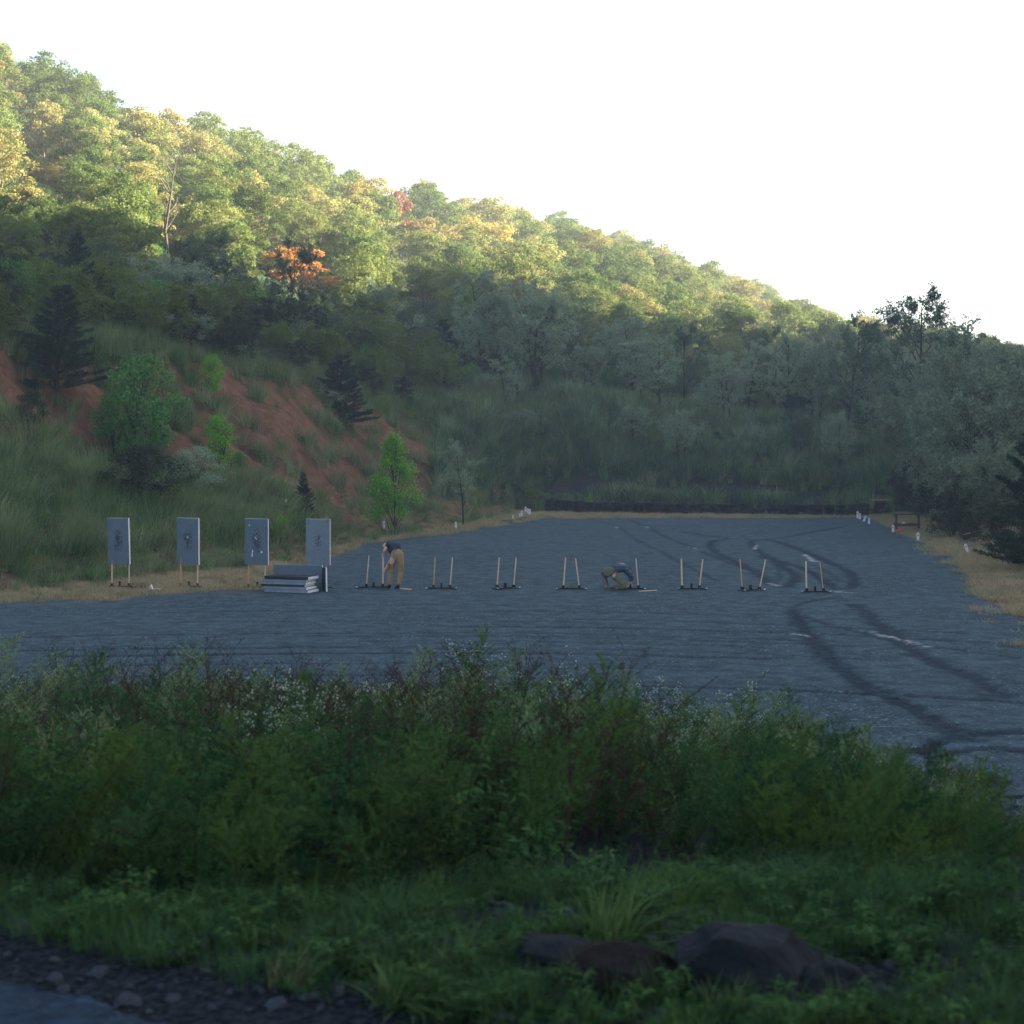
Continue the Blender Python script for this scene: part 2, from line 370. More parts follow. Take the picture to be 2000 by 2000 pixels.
def axis(parts):
    out = []
    for a, b, st in parts: out += list(np.arange(a, b, st))
    out.append(parts[-1][1]); return np.array(out)
def grid_mesh(name, xs, ys, zf):
    X, Y = np.meshgrid(xs, ys); Z = zf(X.ravel(), Y.ravel())
    V = np.stack([X.ravel(), Y.ravel(), Z], 1); nx, ny = len(xs), len(ys)
    i = (np.arange(ny - 1)[:, None] * nx + np.arange(nx - 1)[None]).ravel()
    return mesh_np(name, V, np.stack([i, i + 1, i + nx + 1, i + nx], 1)), V
def set_attr(me, name, v):
    a = me.attributes.new(name, 'FLOAT', 'POINT'); a.data.foreach_set('value', np.asarray(v, dtype=np.float32))

xs = axis([(-226, -46, 6), (-46, 30, .38), (30, 235, 5)]); ys = axis([(-150, 4, 6), (4, 24, .25), (24, 112, .38), (112, 600, 4)])
me, V = grid_mesh('ground', xs, ys, height)
red, dark, dry, _, _ = masks(V[:, 0], V[:, 1])
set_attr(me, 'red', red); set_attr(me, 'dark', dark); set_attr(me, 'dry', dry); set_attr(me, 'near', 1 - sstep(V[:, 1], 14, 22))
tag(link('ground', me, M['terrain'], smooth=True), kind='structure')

# ------------------------------------------------------------------ gravel lot with ruts
def lot_sd(x, y):
    u = np.clip(x / y, -.6, .6)
    a = np.interp(u, LU, LY) - y; b = (y - toe(x)) * .8 + 1.3
    return np.minimum(a * .8, b) + (fbm(x * .5, y * .5, 90) - .5) * 2.2 + (fbm(x * 2.5, y * 2.5, 91) - .5) * .7
def gpx(pts):
    out = []
    for px, py in pts:
        Y = CAMZ * F / max(py - 880, 1); out.append(((px - 1000) / F * Y, Y))
    P = np.array(out); k = len(P); q = np.linspace(0, k - 1, k * 6)   # Catmull-Rom
    i = np.clip(q.astype(int), 0, k - 2); f = (q - i)[:, None]; g = lambda j: P[np.clip(j, 0, k - 1)]
    p0, p1, p2, p3 = g(i - 1), g(i), g(i + 1), g(i + 2)
    return .5 * ((2 * p1) + (-p0 + p2) * f + (2 * p0 - 5 * p1 + 4 * p2 - p3) * f ** 2 + (-p0 + 3 * p1 - 3 * p2 + p3) * f ** 3)
TR = [([(1150, 1015), (1205, 1030), (1244, 1057), (1289, 1078), (1329, 1101), (1372, 1124), (1403, 1138)], .20, .7),
      ([(1225, 1016), (1265, 1031), (1301, 1051), (1363, 1076), (1415, 1098), (1457, 1113), (1486, 1127), (1509, 1144)], .26, .8),
      ([(1432, 1054), (1398, 1058), (1389, 1070), (1415, 1090), (1452, 1107), (1486, 1127), (1506, 1144), (1528, 1151), (1551, 1141), (1557, 1130), (1537, 1112), (1500, 1090), (1472, 1070), (1472, 1058), (1500, 1056), (1574, 1044), (1642, 1031)], .34, .95),
      ([(1486, 1090), (1543, 1104), (1585, 1121), (1614, 1141), (1640, 1155), (1662, 1150), (1671, 1135), (1651, 1115), (1614, 1098), (1557, 1073), (1500, 1057), (1432, 1054), (1380, 1048), (1330, 1040)], .36, .95),
      ([(1500, 1092), (1520, 1110), (1525, 1130), (1510, 1145)], .2, .6), ([(1600, 1110), (1625, 1125), (1645, 1140)], .2, .6),
      ([(1549, 1197), (1575, 1235), (1605, 1275), (1662, 1326), (1740, 1367), (1828, 1414), (1900, 1455)], .42, .95),
      ([(1673, 1186), (1725, 1228), (1776, 1269), (1828, 1300), (1906, 1331), (1963, 1367)], .42, .85),
      ([(1640, 1170), (1575, 1181), (1549, 1197), (1590, 1215), (1680, 1240), (1760, 1260), (1870, 1275), (2000, 1292)], .2, .8),
      ([(1400, 1050), (1480, 1045), (1560, 1036), (1700, 1030)], .18, .5),
      ([(1800, 1480), (1849, 1455), (1880, 1447), (1957, 1440), (2050, 1440)], .28, .9), ([(1830, 1490), (1930, 1472), (2020, 1480)], .25, .8),
      ([(1640, 1053), (1740, 1053)], .14, .8), ([(1290, 1071), (1480, 1069)], .12, .5)]
for y0, x0, x1 in ((1218, 200, 1300), (1269, 0, 700), (1308, 800, 1600), (1186, 250, 1700), (1197, 300, 1500), (1241, 0, 1650), (1248, 600, 1700), (1257, 700, 1500), (1262, 0, 1000), (1272, 500, 1700), (1281, 100, 1500), (1292, 700, 1700),
                   (1301, 0, 1400), (1318, 600, 1300), (1333, 900, 1900), (1342, 900, 2000), (1360, 1100, 2000), (1228, 900, 2000), (1212, 1100, 1900), (1385, 0, 700), (1350, 0, 900), (1325, 0, 800)):
    TR.append(([(x, y0 + 26 * ((x - 800) / 1000) ** 2 * (1 if x > 800 else .6) + random.uniform(-1.2, 1.2)) for x in np.linspace(x0, x1, 7)], random.uniform(.10, .26), random.uniform(.3, .95)))
WET = [([(1572, 1085), (1592, 1100)], .16), ([(1505, 1143), (1520, 1148)], .16), ([(1640, 1160), (1668, 1162)], .2), ([(1700, 1238), (1750, 1252), (1812, 1266)], .14), ([(1549, 1243), (1580, 1247)], .12),
       ([(1480, 1066), (1474, 1076)], .1), ([(1790, 1263), (1815, 1268)], .22), ([(1345, 1070), (1370, 1077)], .1), ([(1262, 1030), (1268, 1034)], .1), ([(1203, 1030), (1207, 1034)], .1)]
xs = axis([(-26, 26, .11)]); ys = axis([(10, 60, .11), (60, 91, .2)])
me, V = grid_mesh('gravel_lot', xs, ys, lambda x, y: np.zeros_like(x))
X, Y = V[:, 0], V[:, 1]
def seg_dist(poly):
    lo = poly.min(0) - 1.2; hi = poly.max(0) + 1.2
    idx = np.where((X > lo[0]) & (X < hi[0]) & (Y > lo[1]) & (Y < hi[1]))[0]
    D = np.full(len(idx), 9.); P = np.stack([X[idx], Y[idx]], 1)
    for a, b in zip(poly[:-1], poly[1:]):
        ab = b - a; t = np.clip(((P - a) @ ab) / max(ab @ ab, 1e-9), 0, 1); D = np.minimum(D, np.linalg.norm(P - a - t[:, None] * ab, axis=1))
    return idx, D
track = np.zeros(len(X)); rut = np.zeros(len(X)); wet = np.zeros(len(X))
for pts, w, s in TR:
    w = w * .8; idx, D = seg_dist(gpx(pts)); D = D + (fbm(X[idx] * 4, Y[idx] * 4, 95) - .5) * w * 1.1
    track[idx] = np.maximum(track[idx], s * (1 - sstep(D, w * .35, w * .75)))
    rut[idx] = np.minimum(rut[idx], -.03 * s * (1 - sstep(D, w * .3, w * .6))); rut[idx] += .012 * s * np.exp(-((D - w * .8) / (w * .25)) ** 2)
for pts, w in WET:
    idx, D = seg_dist(gpx(pts)); D = D + (fbm(X[idx] * 5, Y[idx] * 5, 97) - .5) * w * 2; wet[idx] = np.maximum(wet[idx], 1 - sstep(D, w * .3, w * .6))
sd = lot_sd(X, Y)
Z = np.clip(sd * .12, -.10, .045) + (rut * (1 - wet) + .012 * (fbm(X * .8, Y * .8, 93) - .5)) * (sd > .2)
V[:, 2] = Z; me.vertices.foreach_set('co', V.astype(np.float32).ravel())
set_attr(me, 'track', track); set_attr(me, 'wet', wet)
set_attr(me, 'dust', (1 - sstep(sd, 0, 1.2)) * .5 * sstep(fbm(X * 1.1, Y * 1.1, 98), .45, .6))
me.update()
tag(link('gravel_lot', me, M['gravel'], smooth=True), kind='structure')
# the road we look from
xs = axis([(-9, 9, .08)]); ys = axis([(-6, 3, .5), (3, 7, .06)])
me, V = grid_mesh('gravel_road', xs, ys, lambda x, y: height(x, y) + np.clip((4.50 - .42 * (x + 1.6) - y + (fbm(x * 1.5, y * 1.5, 99) - .5) * .8) * .15, -.08, .012) + .02 * (fbm(x * 9, y * 9, 98) - .5))
tag(link('gravel_road', me, M['roadgravel'], smooth=True), kind='structure')

# ------------------------------------------------------------------ plant templates
def wander(p, d, L, n, r, jit, up=0.):
    P = [np.array(p, float)]; d = nrm(np.array(d, float))
    for i in range(n):
        d = nrm(d + r.normal(size=3) * jit + np.array([0, 0, up])); P.append(P[-1] + d * L / n)
    return np.array(P), d

def make_broad(seed, H=12., Wd=9., lobes=140, per=95, leaf=.27, crown_lo=.04):
    r = np.random.default_rng(seed); T = Geo(); C = Geo()
    tr, _ = wander((0, 0, -.4), (0, 0, 1), H * .72, 6, r, .05); T.add(*tube(tr, np.linspace(.24, .07, 7) * H / 12, 7))
    cz = H * (crown_lo + 1) / 2; hz_ = H * (1 - crown_lo) / 2
    m = 7; subs = []
    for k in range(m):
        a = k * 2.4 + r.uniform(-.4, .4); t = k / (m - 1); q = Wd / 2 * (.62 * math.sin(math.pi * (.22 + .66 * t)) if k < m - 1 else .12) * r.uniform(.75, 1.15)
        subs.append((np.array([q * math.cos(a), q * math.sin(a), H * (crown_lo + .18 + (.86 - crown_lo - .18) * t ** .8)]), Wd * r.uniform(.17, .27)))
    for i in range(lobes):
        sc_, sr = subs[i % m]; v = nrm(r.normal(size=3)); v[2] = abs(v[2]) if r.uniform() < .6 else v[2]
        R_ = r.uniform(.35, .95) * H / 12; c = sc_ + v * sr * np.array([1.05, 1.05, 1.0]) * r.uniform(.55, 1.12)
        if i % 4 == 0:
            a = tr[min(6, 1 + int(i % m))]; mid = (a + sc_) / 2 + np.array([0, 0, -.2]); T.add(*tube([sc_, (sc_ + c) / 2], [.03, .02], 3))
            T.add(*tube([a, mid, c], [.075 * H / 12, .05 * H / 12, .015], 4))
        n = int(per * (R_ / (.8 * H / 12)) ** 1.8); d = nrm(r.normal(size=(n, 3))); d[:, 2] = np.where(d[:, 2] < -.3, -d[:, 2], d[:, 2])
        bump = 1 + .28 * np.sin(d[:, 0:1] * 6 + i) * np.sin(d[:, 1:2] * 6 + 2 * i) * np.cos(d[:, 2:3] * 5)
        P = c + d * R_ * bump * r.uniform(.55, 1.2, size=(n, 1)) * np.array([1.15, 1.15, .75])
        C.add(*leaves(P, nrm(d + r.normal(size=(n, 3)) * .55), r.uniform(.7, 1.25, n) * leaf, r.uniform(.5, .85, n) * leaf, r))
    return T.mesh('trunk'), C.mesh('crown')

def make_locust(seed, H=9., Wd=6., leaf=.16, stems=1, per=9, low=.27):
    r = np.random.default_rng(seed); T = Geo(); LP = []; LD = []
    def rec(p, d, L, rad, lev):
        n = 5 if lev < 2 else 4
        P, dn = wander(p, d, L, n, r, [.06, .12, .2, .25][lev], [.03, .05, .03, .0][lev])
        T.add(*tube(P, np.linspace(rad, rad * (.25 if lev else .2), n + 1), 5 if lev == 0 else 3))
        if lev == 3:
            for k in range(per):
                q = r.uniform(0, 1) * (len(P) - 1.001); i = int(q); pt = P[i] + (P[i + 1] - P[i]) * (q - i); LP.append(pt + r.normal(size=3) * .10); LD.append(d + r.normal(size=3) * .6 + np.array([0, 0, -.25]))
            return
        m = [17, 7, 5][lev]
        for k in range(m):
            t = r.uniform([low, .25, .2][lev], 1) if lev else low + (1 - low) * (k + r.uniform(0, .8)) / m
            t = min(t, .999); q = t * (len(P) - 1); i = int(q); pt = P[i] + (P[i + 1] - P[i]) * (q - i)
            a = r.uniform(0, 2 * math.pi); out = np.array([math.cos(a), math.sin(a), 0])
            ax = nrm(P[i + 1] - P[i])
            if lev == 0: dd = ax * r.uniform(.55, .95) + out * 1.0; LL = Wd * .56 * (.42 + .66 * math.sin(math.pi * min(t, 1) ** 1.15)) * r.uniform(.7, 1.1)
            else: dd = ax * .8 + nrm(out + r.normal(size=3) * .5) * .9; LL = L * r.uniform(.3, .5)
            rec(pt, dd, LL, rad * (.35 if lev == 0 else .4) * (1.1 - .5 * t), lev + 1)
    for s in range(stems):
        a = 2 * math.pi * s / stems + 1; o = .35 * (stems > 1)
        rec((o * math.cos(a), o * math.sin(a), -.3), (.10 * math.cos(a) * (stems > 1), .10 * math.sin(a) * (stems > 1), 1), H * .93 * (1 if s == 0 else .85), .145 * H / 9, 0)
    P = np.array(LP); n = len(P); C = Geo()
    C.add(*leaves(P, nrm(r.normal(size=(n, 3)) + np.array([0, 0, .7])), r.uniform(.7, 1.3, n) * leaf * 1.5, r.uniform(.4, .7, n) * leaf, r, np.array(LD)))
    return T.mesh('trunk'), C.mesh('crown')

def make_pine(seed, H=8., Wd=5.4, whorls=15, low=.08, blade=.2):
    r = np.random.default_rng(seed); T = Geo(); PP = []; DD = []
    tr, _ = wander((0, 0, -.4), (0, 0, 1), H * .98, 6, r, .02); T.add(*tube(tr, np.linspace(.13, .02, 7) * H / 8, 6))
    for w in range(whorls):
        t = low + (1 - low) * w / whorls; q = t * 6; i = min(int(q), 5); base = tr[i] + (tr[i + 1] - tr[i]) * (q - i)
        nb = 7 if t < .7 else 5
        for b in range(nb):
            a = r.uniform(0, .5) + 2 * math.pi * b / nb + w * .7; L = Wd / 2 * (1 - t) ** .8 * r.uniform(.65, 1.12) + .15
            P, _ = wander(base + np.array([0, 0, r.uniform(-.15, .15)]), (math.cos(a), math.sin(a), .12 + .5 * t), L, 5, r, .07, .035)
            T.add(*tube(P, np.linspace(.03, .008, 6) * H / 8, 3))
            for j in range(int(4 + L * 4.5)):
                s = r.uniform(.2, 1); q2 = s * 4.999; i2 = int(q2); pt = P[i2] + (P[i2 + 1] - P[i2]) * (q2 - i2)
                ax = nrm(P[i2 + 1] - P[i2]); sd_ = np.cross(ax, [0, 0, 1]) * r.choice([-1, 1])
                l2 = min(.75, .42 * L * (1.15 - s) + .18); d2 = nrm(ax * .9 + sd_ * .8 + np.array([0, 0, r.uniform(-.05, .35)]))
                for k in range(3 + int(l2 * 7)):
                    PP.append(pt + d2 * l2 * (k + .5) / (3 + int(l2 * 7))); DD.append(d2)
    PP = np.array(PP); DD = np.array(DD); rep = 7; P = np.repeat(PP, rep, 0); D = nrm(np.repeat(DD, rep, 0) * .9 + r.normal(size=(len(P), 3)) * .6 + np.array([0, 0, .15]))
    P = P + D * blade * .45; n = len(P); C = Geo()
    C.add(*leaves(P, nrm(np.cross(D, r.normal(size=(n, 3)))), r.uniform(.7, 1.2, n) * blade, .035 * blade / .2, r, D, 0))
    return T.mesh('trunk'), C.mesh('crown')

def make_shrub(seed, H=2.6, Wd=2.4, lobes=38, per=120, leaf=.10, cone=0.):
    r = np.random.default_rng(seed); T = Geo(); C = Geo()
    tr, _ = wander((0, 0, -.3), (0, 0, 1), H * (.95 if cone else .6), 5, r, .06); T.add(*tube(tr, np.linspace(.035, .012, 6), 5))
    for i in range(lobes):
        t = (i + .5) / lobes; z = H * (.2 + .76 * t)
        w = Wd / 2 * ((1 - t) ** .7 * 1.05 if cone else math.sin(math.pi * min(.95, .25 + .68 * t)) ** .7) * r.uniform(.3, 1); a = r.uniform(0, 6.28)
        c = np.array([w * math.cos(a), w * math.sin(a), z]); R_ = r.uniform(.18, .34) * H / 2.6 * (1 - .3 * t if cone else 1)
        T.add(*tube([tr[min(5, int(t * 4.5))] * .96, (tr[min(5, int(t * 4.5))] + c) / 2, c], [.016, .012, .006], 3))
        n = per; d = nrm(r.normal(size=(n, 3)))
        P = c + d * R_ * r.uniform(.3, 1.3, size=(n, 1)) * np.array([1.25, 1.25, .8])
        C.add(*leaves(P, nrm(d * .6 + r.normal(size=(n, 3)) * .6 + [0, 0, .4]), r.uniform(.7, 1.3, n) * leaf, r.uniform(.45, .7, n) * leaf, r))
    return T.mesh('trunk'), C.mesh('crown')

def blades(G, n, rad, L, W, lean, r, m=0, seg=4, wind=(0.25, 0), base=(0, 0, 0), z0=0.):
    a = r.uniform(0, 6.28, n); q = rad * r.uniform(0, 1, n) ** .5
    B = np.stack([q * np.cos(a), q * np.sin(a), np.full(n, z0 - .03)], 1) + base
    la = a + r.normal(size=n) * .7; le = np.abs(r.normal(size=n)) * lean + .12
    D = np.stack([np.cos(la) * le + wind[0], np.sin(la) * le + wind[1], np.zeros(n)], 1); LL = L * r.uniform(.55, 1.15, n)
    S = np.stack([-np.sin(la), np.cos(la), np.zeros(n)], 1); V = []
    for k in range(seg + 1):
        t = k / seg; c = B + LL[:, None] * (np.array([0, 0, 1]) * (t - .33 * t ** 2.4 * np.minimum(1.6, np.linalg.norm(D, axis=1))[:, None]) + D * t ** 1.9)
        w = W * (1 - t ** 1.5 * .92) * .5
        V.append(c + S * w); V.append(c - S * w)
    V = np.stack(V, 1).reshape(-1, 3); o = np.arange(n)[:, None] * 2 * (seg + 1)
    Q = np.stack([np.stack([o[:, 0] + 2 * k, o[:, 0] + 2 * k + 1, o[:, 0] + 2 * k + 3, o[:, 0] + 2 * k + 2], 1) for k in range(seg)], 1).reshape(-1, 4)
    G.add(V, Q, m)

def weed_plume(seed, H=1.2, lean=(.25, 0), nb=46, mats=2):
    r = np.random.default_rng(seed); G = Geo()
    for s in range(3):
        a = r.uniform(0, 6.28); h = H * r.uniform(.7, 1.05)
        d = np.array([lean[0] + .2 * math.cos(a), lean[1] + .2 * math.sin(a), 1.]); P, _ = wander((.05 * math.cos(a), .05 * math.sin(a), -.05), d, h, 8, r, .06, -.03)
        P[:, 0] += lean[0] * np.linspace(0, 1, 9) ** 2 * h * .6
        G.add(*tube(P, np.linspace(.006, .002, 9), 3), 0)
        LP = []; LD = []
        for k in range(nb):
            t = .18 + .82 * k / nb; q = t * 7.999; i = int(q); pt = P[i] + (P[i + 1] - P[i]) * (q - i); ax = nrm(P[i + 1] - P[i])
            b = r.uniform(0, 6.28); out = nrm(np.array([math.cos(b), math.sin(b), .2])); L = (.20 * math.sin(math.pi * min(1, (t - .1) * 1.05)) ** .8 + .03) * h
            d2 = nrm(ax * .8 + out * .9); m = int(5 + L * 60)
            for j in range(m):
                LP.append(pt + d2 * L * (j + .5) / m + np.array([0, 0, -.12 * L * (j / m) ** 2])); LD.append(d2 + r.normal(size=3) * .55)
        P2 = np.array(LP); D2 = nrm(np.array(LD)); n = len(P2)
        V, Q = leaves(P2, nrm(r.normal(size=(n, 3)) + [0, 0, .8]), r.uniform(.03, .06, n), r.uniform(.006, .012, n), r, D2)
        G.add(V, Q, 1)
    return G.mesh('plume')

def weed_aster(seed, H=1.0, fl=120, nb=22):
    r = np.random.default_rng(seed); G = Geo(); LP = []; LD = []; FP = []
    for s in range(4):
        a = r.uniform(0, 6.28); P, _ = wander((0, 0, -.05), (.35 * math.cos(a) + .1, .35 * math.sin(a), 1), H * r.uniform(.7, 1.), 6, r, .09)
        G.add(*tube(P, np.linspace(.006, .003, 7), 3), 0)
        for k in range(nb):
            q = r.uniform(.15, .999) * 6; i = min(int(q), 5); pt = P[i] + (P[i + 1] - P[i]) * (q - i); b = r.uniform(0, 6.28)
            d = nrm(np.array([math.cos(b), math.sin(b), r.uniform(.2, 1.)])); L = r.uniform(.08, .26) * H
            G.add(*tube([pt, pt + d * L * .6, pt + d * L + [0, 0, -.01]], .0018, 3), 0)
            for j in range(10): LP.append(pt + d * L * r.uniform(.1, 1) + r.normal(size=3) * .012); LD.append(d + r.normal(size=3) * .8)
            if q / 6 > .45 and fl: FP += [pt + d * L + r.normal(size=3) * .02 for _ in range(fl // nb)]
    P2 = np.array(LP); n = len(P2); G.add(*leaves(P2, nrm(r.normal(size=(n, 3)) + [0, 0, .8]), r.uniform(.025, .06, n), r.uniform(.007, .014, n), r, np.array(LD)), 1)
    if FP:
        P3 = np.array(FP); n = len(P3); G.add(*leaves(P3, nrm(r.normal(size=(n, 3)) * .7 + [0, -.4, .8]), .015, .015, r), 2)
    return G.mesh('aster')

def weed_leafy(seed, H=.7):
    r = np.random.default_rng(seed); G = Geo()
    for s in range(7):
        a = r.uniform(0, 6.28); P, _ = wander((.08 * math.cos(a), .08 * math.sin(a), -.05), (.45 * math.cos(a) + .1, .45 * math.sin(a), 1), H * r.uniform(.5, 1.05), 5, r, .1)
        G.add(*tube(P, np.linspace(.005, .002, 6), 3), 0); n = 34; t = np.linspace(.1, 1, n) * 4.999; i = t.astype(int); pt = P[i] + (P[i + 1] - P[i]) * (t - i)[:, None]
        D = nrm(np.stack([np.cos(t * 9), np.sin(t * 9), .35 + 0 * t], 1)); G.add(*leaves(pt + D * .04, nrm(r.normal(size=(n, 3)) * .35 + [0, 0, 1]), r.uniform(.06, .10, n), r.uniform(.015, .03, n), r, D), 1)
    return G.mesh('leafy')

def weed_dead(seed, H=1.2):
    r = np.random.default_rng(seed); G = Geo()
    for s in range(4):
        a = r.uniform(0, 6.28); P, _ = wander((.06 * math.cos(a), .06 * math.sin(a), -.05), (.2 * math.cos(a) + .12, .2 * math.sin(a), 1), H * r.uniform(.7, 1.05), 7, r, .06)
        G.add(*tube(P, np.linspace(.006, .002, 8), 3), 0); LP = []
        for k in range(26):
            q = r.uniform(.35, .999) * 7; i = min(int(q), 6); pt = P[i] + (P[i + 1] - P[i]) * (q - i); b = r.uniform(0, 6.28)
            d = nrm(np.array([math.cos(b), math.sin(b), 1.1])); L = r.uniform(.05, .2) * H; G.add(*tube([pt, pt + d * L], [.0018, .001], 3), 0)
            for j in range(5): LP.append(pt + d * L * r.uniform(.3, 1.05) + r.normal(size=3) * .008)
        P3 = np.array(LP); n = len(P3); G.add(*leaves(P3, nrm(r.normal(size=(n, 3))), .018, .008, r), 0)
    return G.mesh('dead')

TPL = {}
def template(kind, meshes, mats_list):
    c = bpy.data.collections.new('plants_' + kind)
    for i, me in enumerate(meshes):
        for m in mats_list[i % len(mats_list)]: me.materials.append(m)
        o = bpy.data.objects.new('%s_%02d' % (kind, i), me); c.objects.link(o)
    TPL[kind] = c
def scatter(name, kind, P, rot, scl, idx, label, cat):
    """one uncountable mass: templates instanced on points by a geometry-nodes modifier"""
    me = bpy.data.meshes.new(name); n = len(P); me.vertices.add(n); me.vertices.foreach_set('co', np.asarray(P, np.float32).ravel())
    a = me.attributes.new('rot', 'FLOAT_VECTOR', 'POINT'); a.data.foreach_set('vector', np.asarray(rot, np.float32).ravel())
    a = me.attributes.new('scl', 'FLOAT', 'POINT'); a.data.foreach_set('value', np.asarray(scl, np.float32))
    a = me.attributes.new('pick', 'INT', 'POINT'); a.data.foreach_set('value', np.asarray(idx, np.int32))
    o = link(name, me); ng = bpy.data.node_groups.new(name + '_nodes', 'GeometryNodeTree')
    ng.interface.new_socket('Geometry', in_out='INPUT', socket_type='NodeSocketGeometry'); ng.interface.new_socket('Geometry', in_out='OUTPUT', socket_type='NodeSocketGeometry')
    gi = ng.nodes.new('NodeGroupInput'); go = ng.nodes.new('NodeGroupOutput'); ip = ng.nodes.new('GeometryNodeInstanceOnPoints')
    ci = ng.nodes.new('GeometryNodeCollectionInfo'); ci.inputs['Collection'].default_value = TPL[kind]; ci.inputs['Separate Children'].default_value = True; ci.inputs['Reset Children'].default_value = True
    def na(nm, t):
        q = ng.nodes.new('GeometryNodeInputNamedAttribute'); q.data_type = t; q.inputs[0].default_value = nm; return q.outputs[0]
    L = ng.links.new; L(gi.outputs[0], ip.inputs['Points']); L(ci.outputs[0], ip.inputs['Instance']); ip.inputs['Pick Instance'].default_value = True
    L(na('pick', 'INT'), ip.inputs['Instance Index']); L(na('rot', 'FLOAT_VECTOR'), ip.inputs['Rotation']); L(na('scl', 'FLOAT'), ip.inputs['Scale']); L(ip.outputs[0], go.inputs[0])
    md = o.modifiers.new('scatter', 'NODES'); md.node_group = ng
    tag(o, label, cat, kind='stuff'); return o

def grassG(seed, n, rad, L, W, lean, wind=(.2, 0)):
    g = Geo(); blades(g, n, rad, L, W, lean, np.random.default_rng(seed), wind=wind); return g.mesh('tuft')
template('bankgrass', [grassG(i, 52, .35, 1.0, .026, .5) for i in range(5)], [[M['bankdark']], [M['grass']], [M['grass2']], [M['grass']], [M['tan']]])
template('bermgrass', [grassG(20 + i, 40, .30, 1.25, .042, .65) for i in range(5)], [[M['grass2']], [M['grass2']], [M['bermdark']], [M['locust']], [M['grass']]])
template('drygrass', [grassG(40 + i, 70, .28, .22, .010, .8) for i in range(4)], [[M['straw']], [M['straw']], [M['straw']], [M['grass2']]])
template('weeds', [weed_plume(1, 1.15, nb=60), weed_plume(2, 1.0, (.4, 0)), weed_plume(3, 1.1, (.15, .1)), weed_aster(4), weed_aster(5, 1.05, 160), weed_aster(6, .8, 0),
                   weed_leafy(7), weed_leafy(8, .9), weed_dead(9), weed_aster(10, .85, 60), weed_plume(11, .9, (.6, -.1))],
         [[M['weedstem'], M['weedtop']], [M['weedstem'], M['weed']], [M['weedstem'], M['weed']], [M['weedstem'], M['weed'], M['flower']], [M['weedstem'], M['weed'], M['flower']], [M['weedstem'], M['weed'], M['flower']],
          [M['weedstem'], M['weed']], [M['weedstem'], M['weed']], [M['deadstem']], [M['weedstem'], M['weed'], M['flower']], [M['weedstem'], M['weedtop']]])
def rockmesh(seed, s=(1, 1, .6), jag=.25, sub=2):
    bm = bmesh.new(); bmesh.ops.create_icosphere(bm, subdivisions=sub, radius=1.0); r = random.Random(seed); o = [r.uniform(0, 50) for _ in range(3)]
    pl = [(Vector((r.gauss(0, 1), r.gauss(0, 1), r.gauss(0, .8))).normalized(), r.uniform(.55, .88)) for _ in range(13)]
    for v in bm.verts:
        c = v.co.copy()
        for n, d in pl:
            e = c.dot(n) - d
            if e > 0: c -= n * e * (1 + jag * .4)
        k = 1 + jag * .12 * (math.sin(c.x * 9 + o[0]) * math.cos(c.y * 8 + o[1]) + math.sin(c.z * 13 + o[2] + c.x * 5)) + r.uniform(-.012, .012)
        v.co = Vector((c.x * s[0] * k, c.y * s[1] * k, c.z * s[2] * k)) * 1.1
    me = bpy.data.meshes.new('rock'); bm.to_mesh(me); bm.free(); return me
template('stones', [rockmesh(i, (1, .8, .55), .22, 1) for i in range(4)], [[M['stone']]])

def pick_points(n, xr, yr, dens, seed, jit_scale=(.7, 1.25), inframe=True):
    r = np.random.default_rng(seed); x = r.uniform(*xr, n); y = r.uniform(*yr, n)
    keep = r.uniform(0, 1, n) < dens(x, y)
    if inframe: keep &= np.abs(x) < y * .37 + 2.5
    x, y = x[keep], y[keep]; z = height(x, y); k = len(x)
    rot = np.stack([r.normal(size=k) * .07, r.normal(size=k) * .07, r.uniform(0, 6.28, k)], 1)
    return np.stack([x, y, z], 1), rot, r.uniform(*jit_scale, k), r

# ---- bank and berm grass
def d_bank(x, y):
    red, dark, dry, s, u = masks(x, y); n = fbm(x * .6, y * .6, 120)
    base = (1 - sstep(red, .1, .6)) * .95 + .10 * sstep(n, .5, .6); base = base * (u < .0) * (y > bankpos(x, y)[1][0] - 1.0 + 2 * (n - .5))
    return base * np.where(s > 1.6, .35, 1)
P, rot, scl, r = pick_points(30000, (-36, 3), (33, 112), d_bank, 5, (.55, 1.1))
scl *= np.where(P[:, 2] < .5, .5, 1)
scl = scl * (.5 + 1.1 * fbm(P[:, 0] * .5, P[:, 1] * .5, 121)); rot[:, 1] += .12
scatter('bank_grass', 'bankgrass', P, rot, scl, np.clip(np.round((fbm(P[:, 0] * .4, P[:, 1] * .4, 125) - .5) * 9 + 1.8 + r.normal(size=len(P)) * .9), 0, 4).astype(int), 'long uncut grass covering the left bank around the bare red earth', 'grass')
def d_berm(x, y):
    red, dark, dry, s, u = masks(x, y); n = fbm(x * .5, y * .5, 130)
    return (u > -.05) * (1 - .90 * sstep(dark, .2, .7)) * np.where(s > .08, .9, .55 * (s > -.04)) * np.where(s > 1.4, .35, 1) * sstep(n + .35, .4, .7)
P, rot, scl, r = pick_points(26000, (-6, 50), (55, 135), d_berm, 6, (.5, 1.15))
scl = scl * (.45 + 1.3 * fbm(P[:, 0] * .45, P[:, 1] * .45, 131))
scatter('berm_grass', 'bermgrass', P, rot, scl, np.where(masks(P[:, 0], P[:, 1])[3] < .62 + .3 * (fbm(P[:, 0] * .3, P[:, 1] * .3, 133) - .5), r.choice([2, 2, 0, 4], len(P)), r.choice([0, 1, 3, 4, 2], len(P))), 'tall arching grass and weeds covering the berm behind the tyre wall', 'grass')
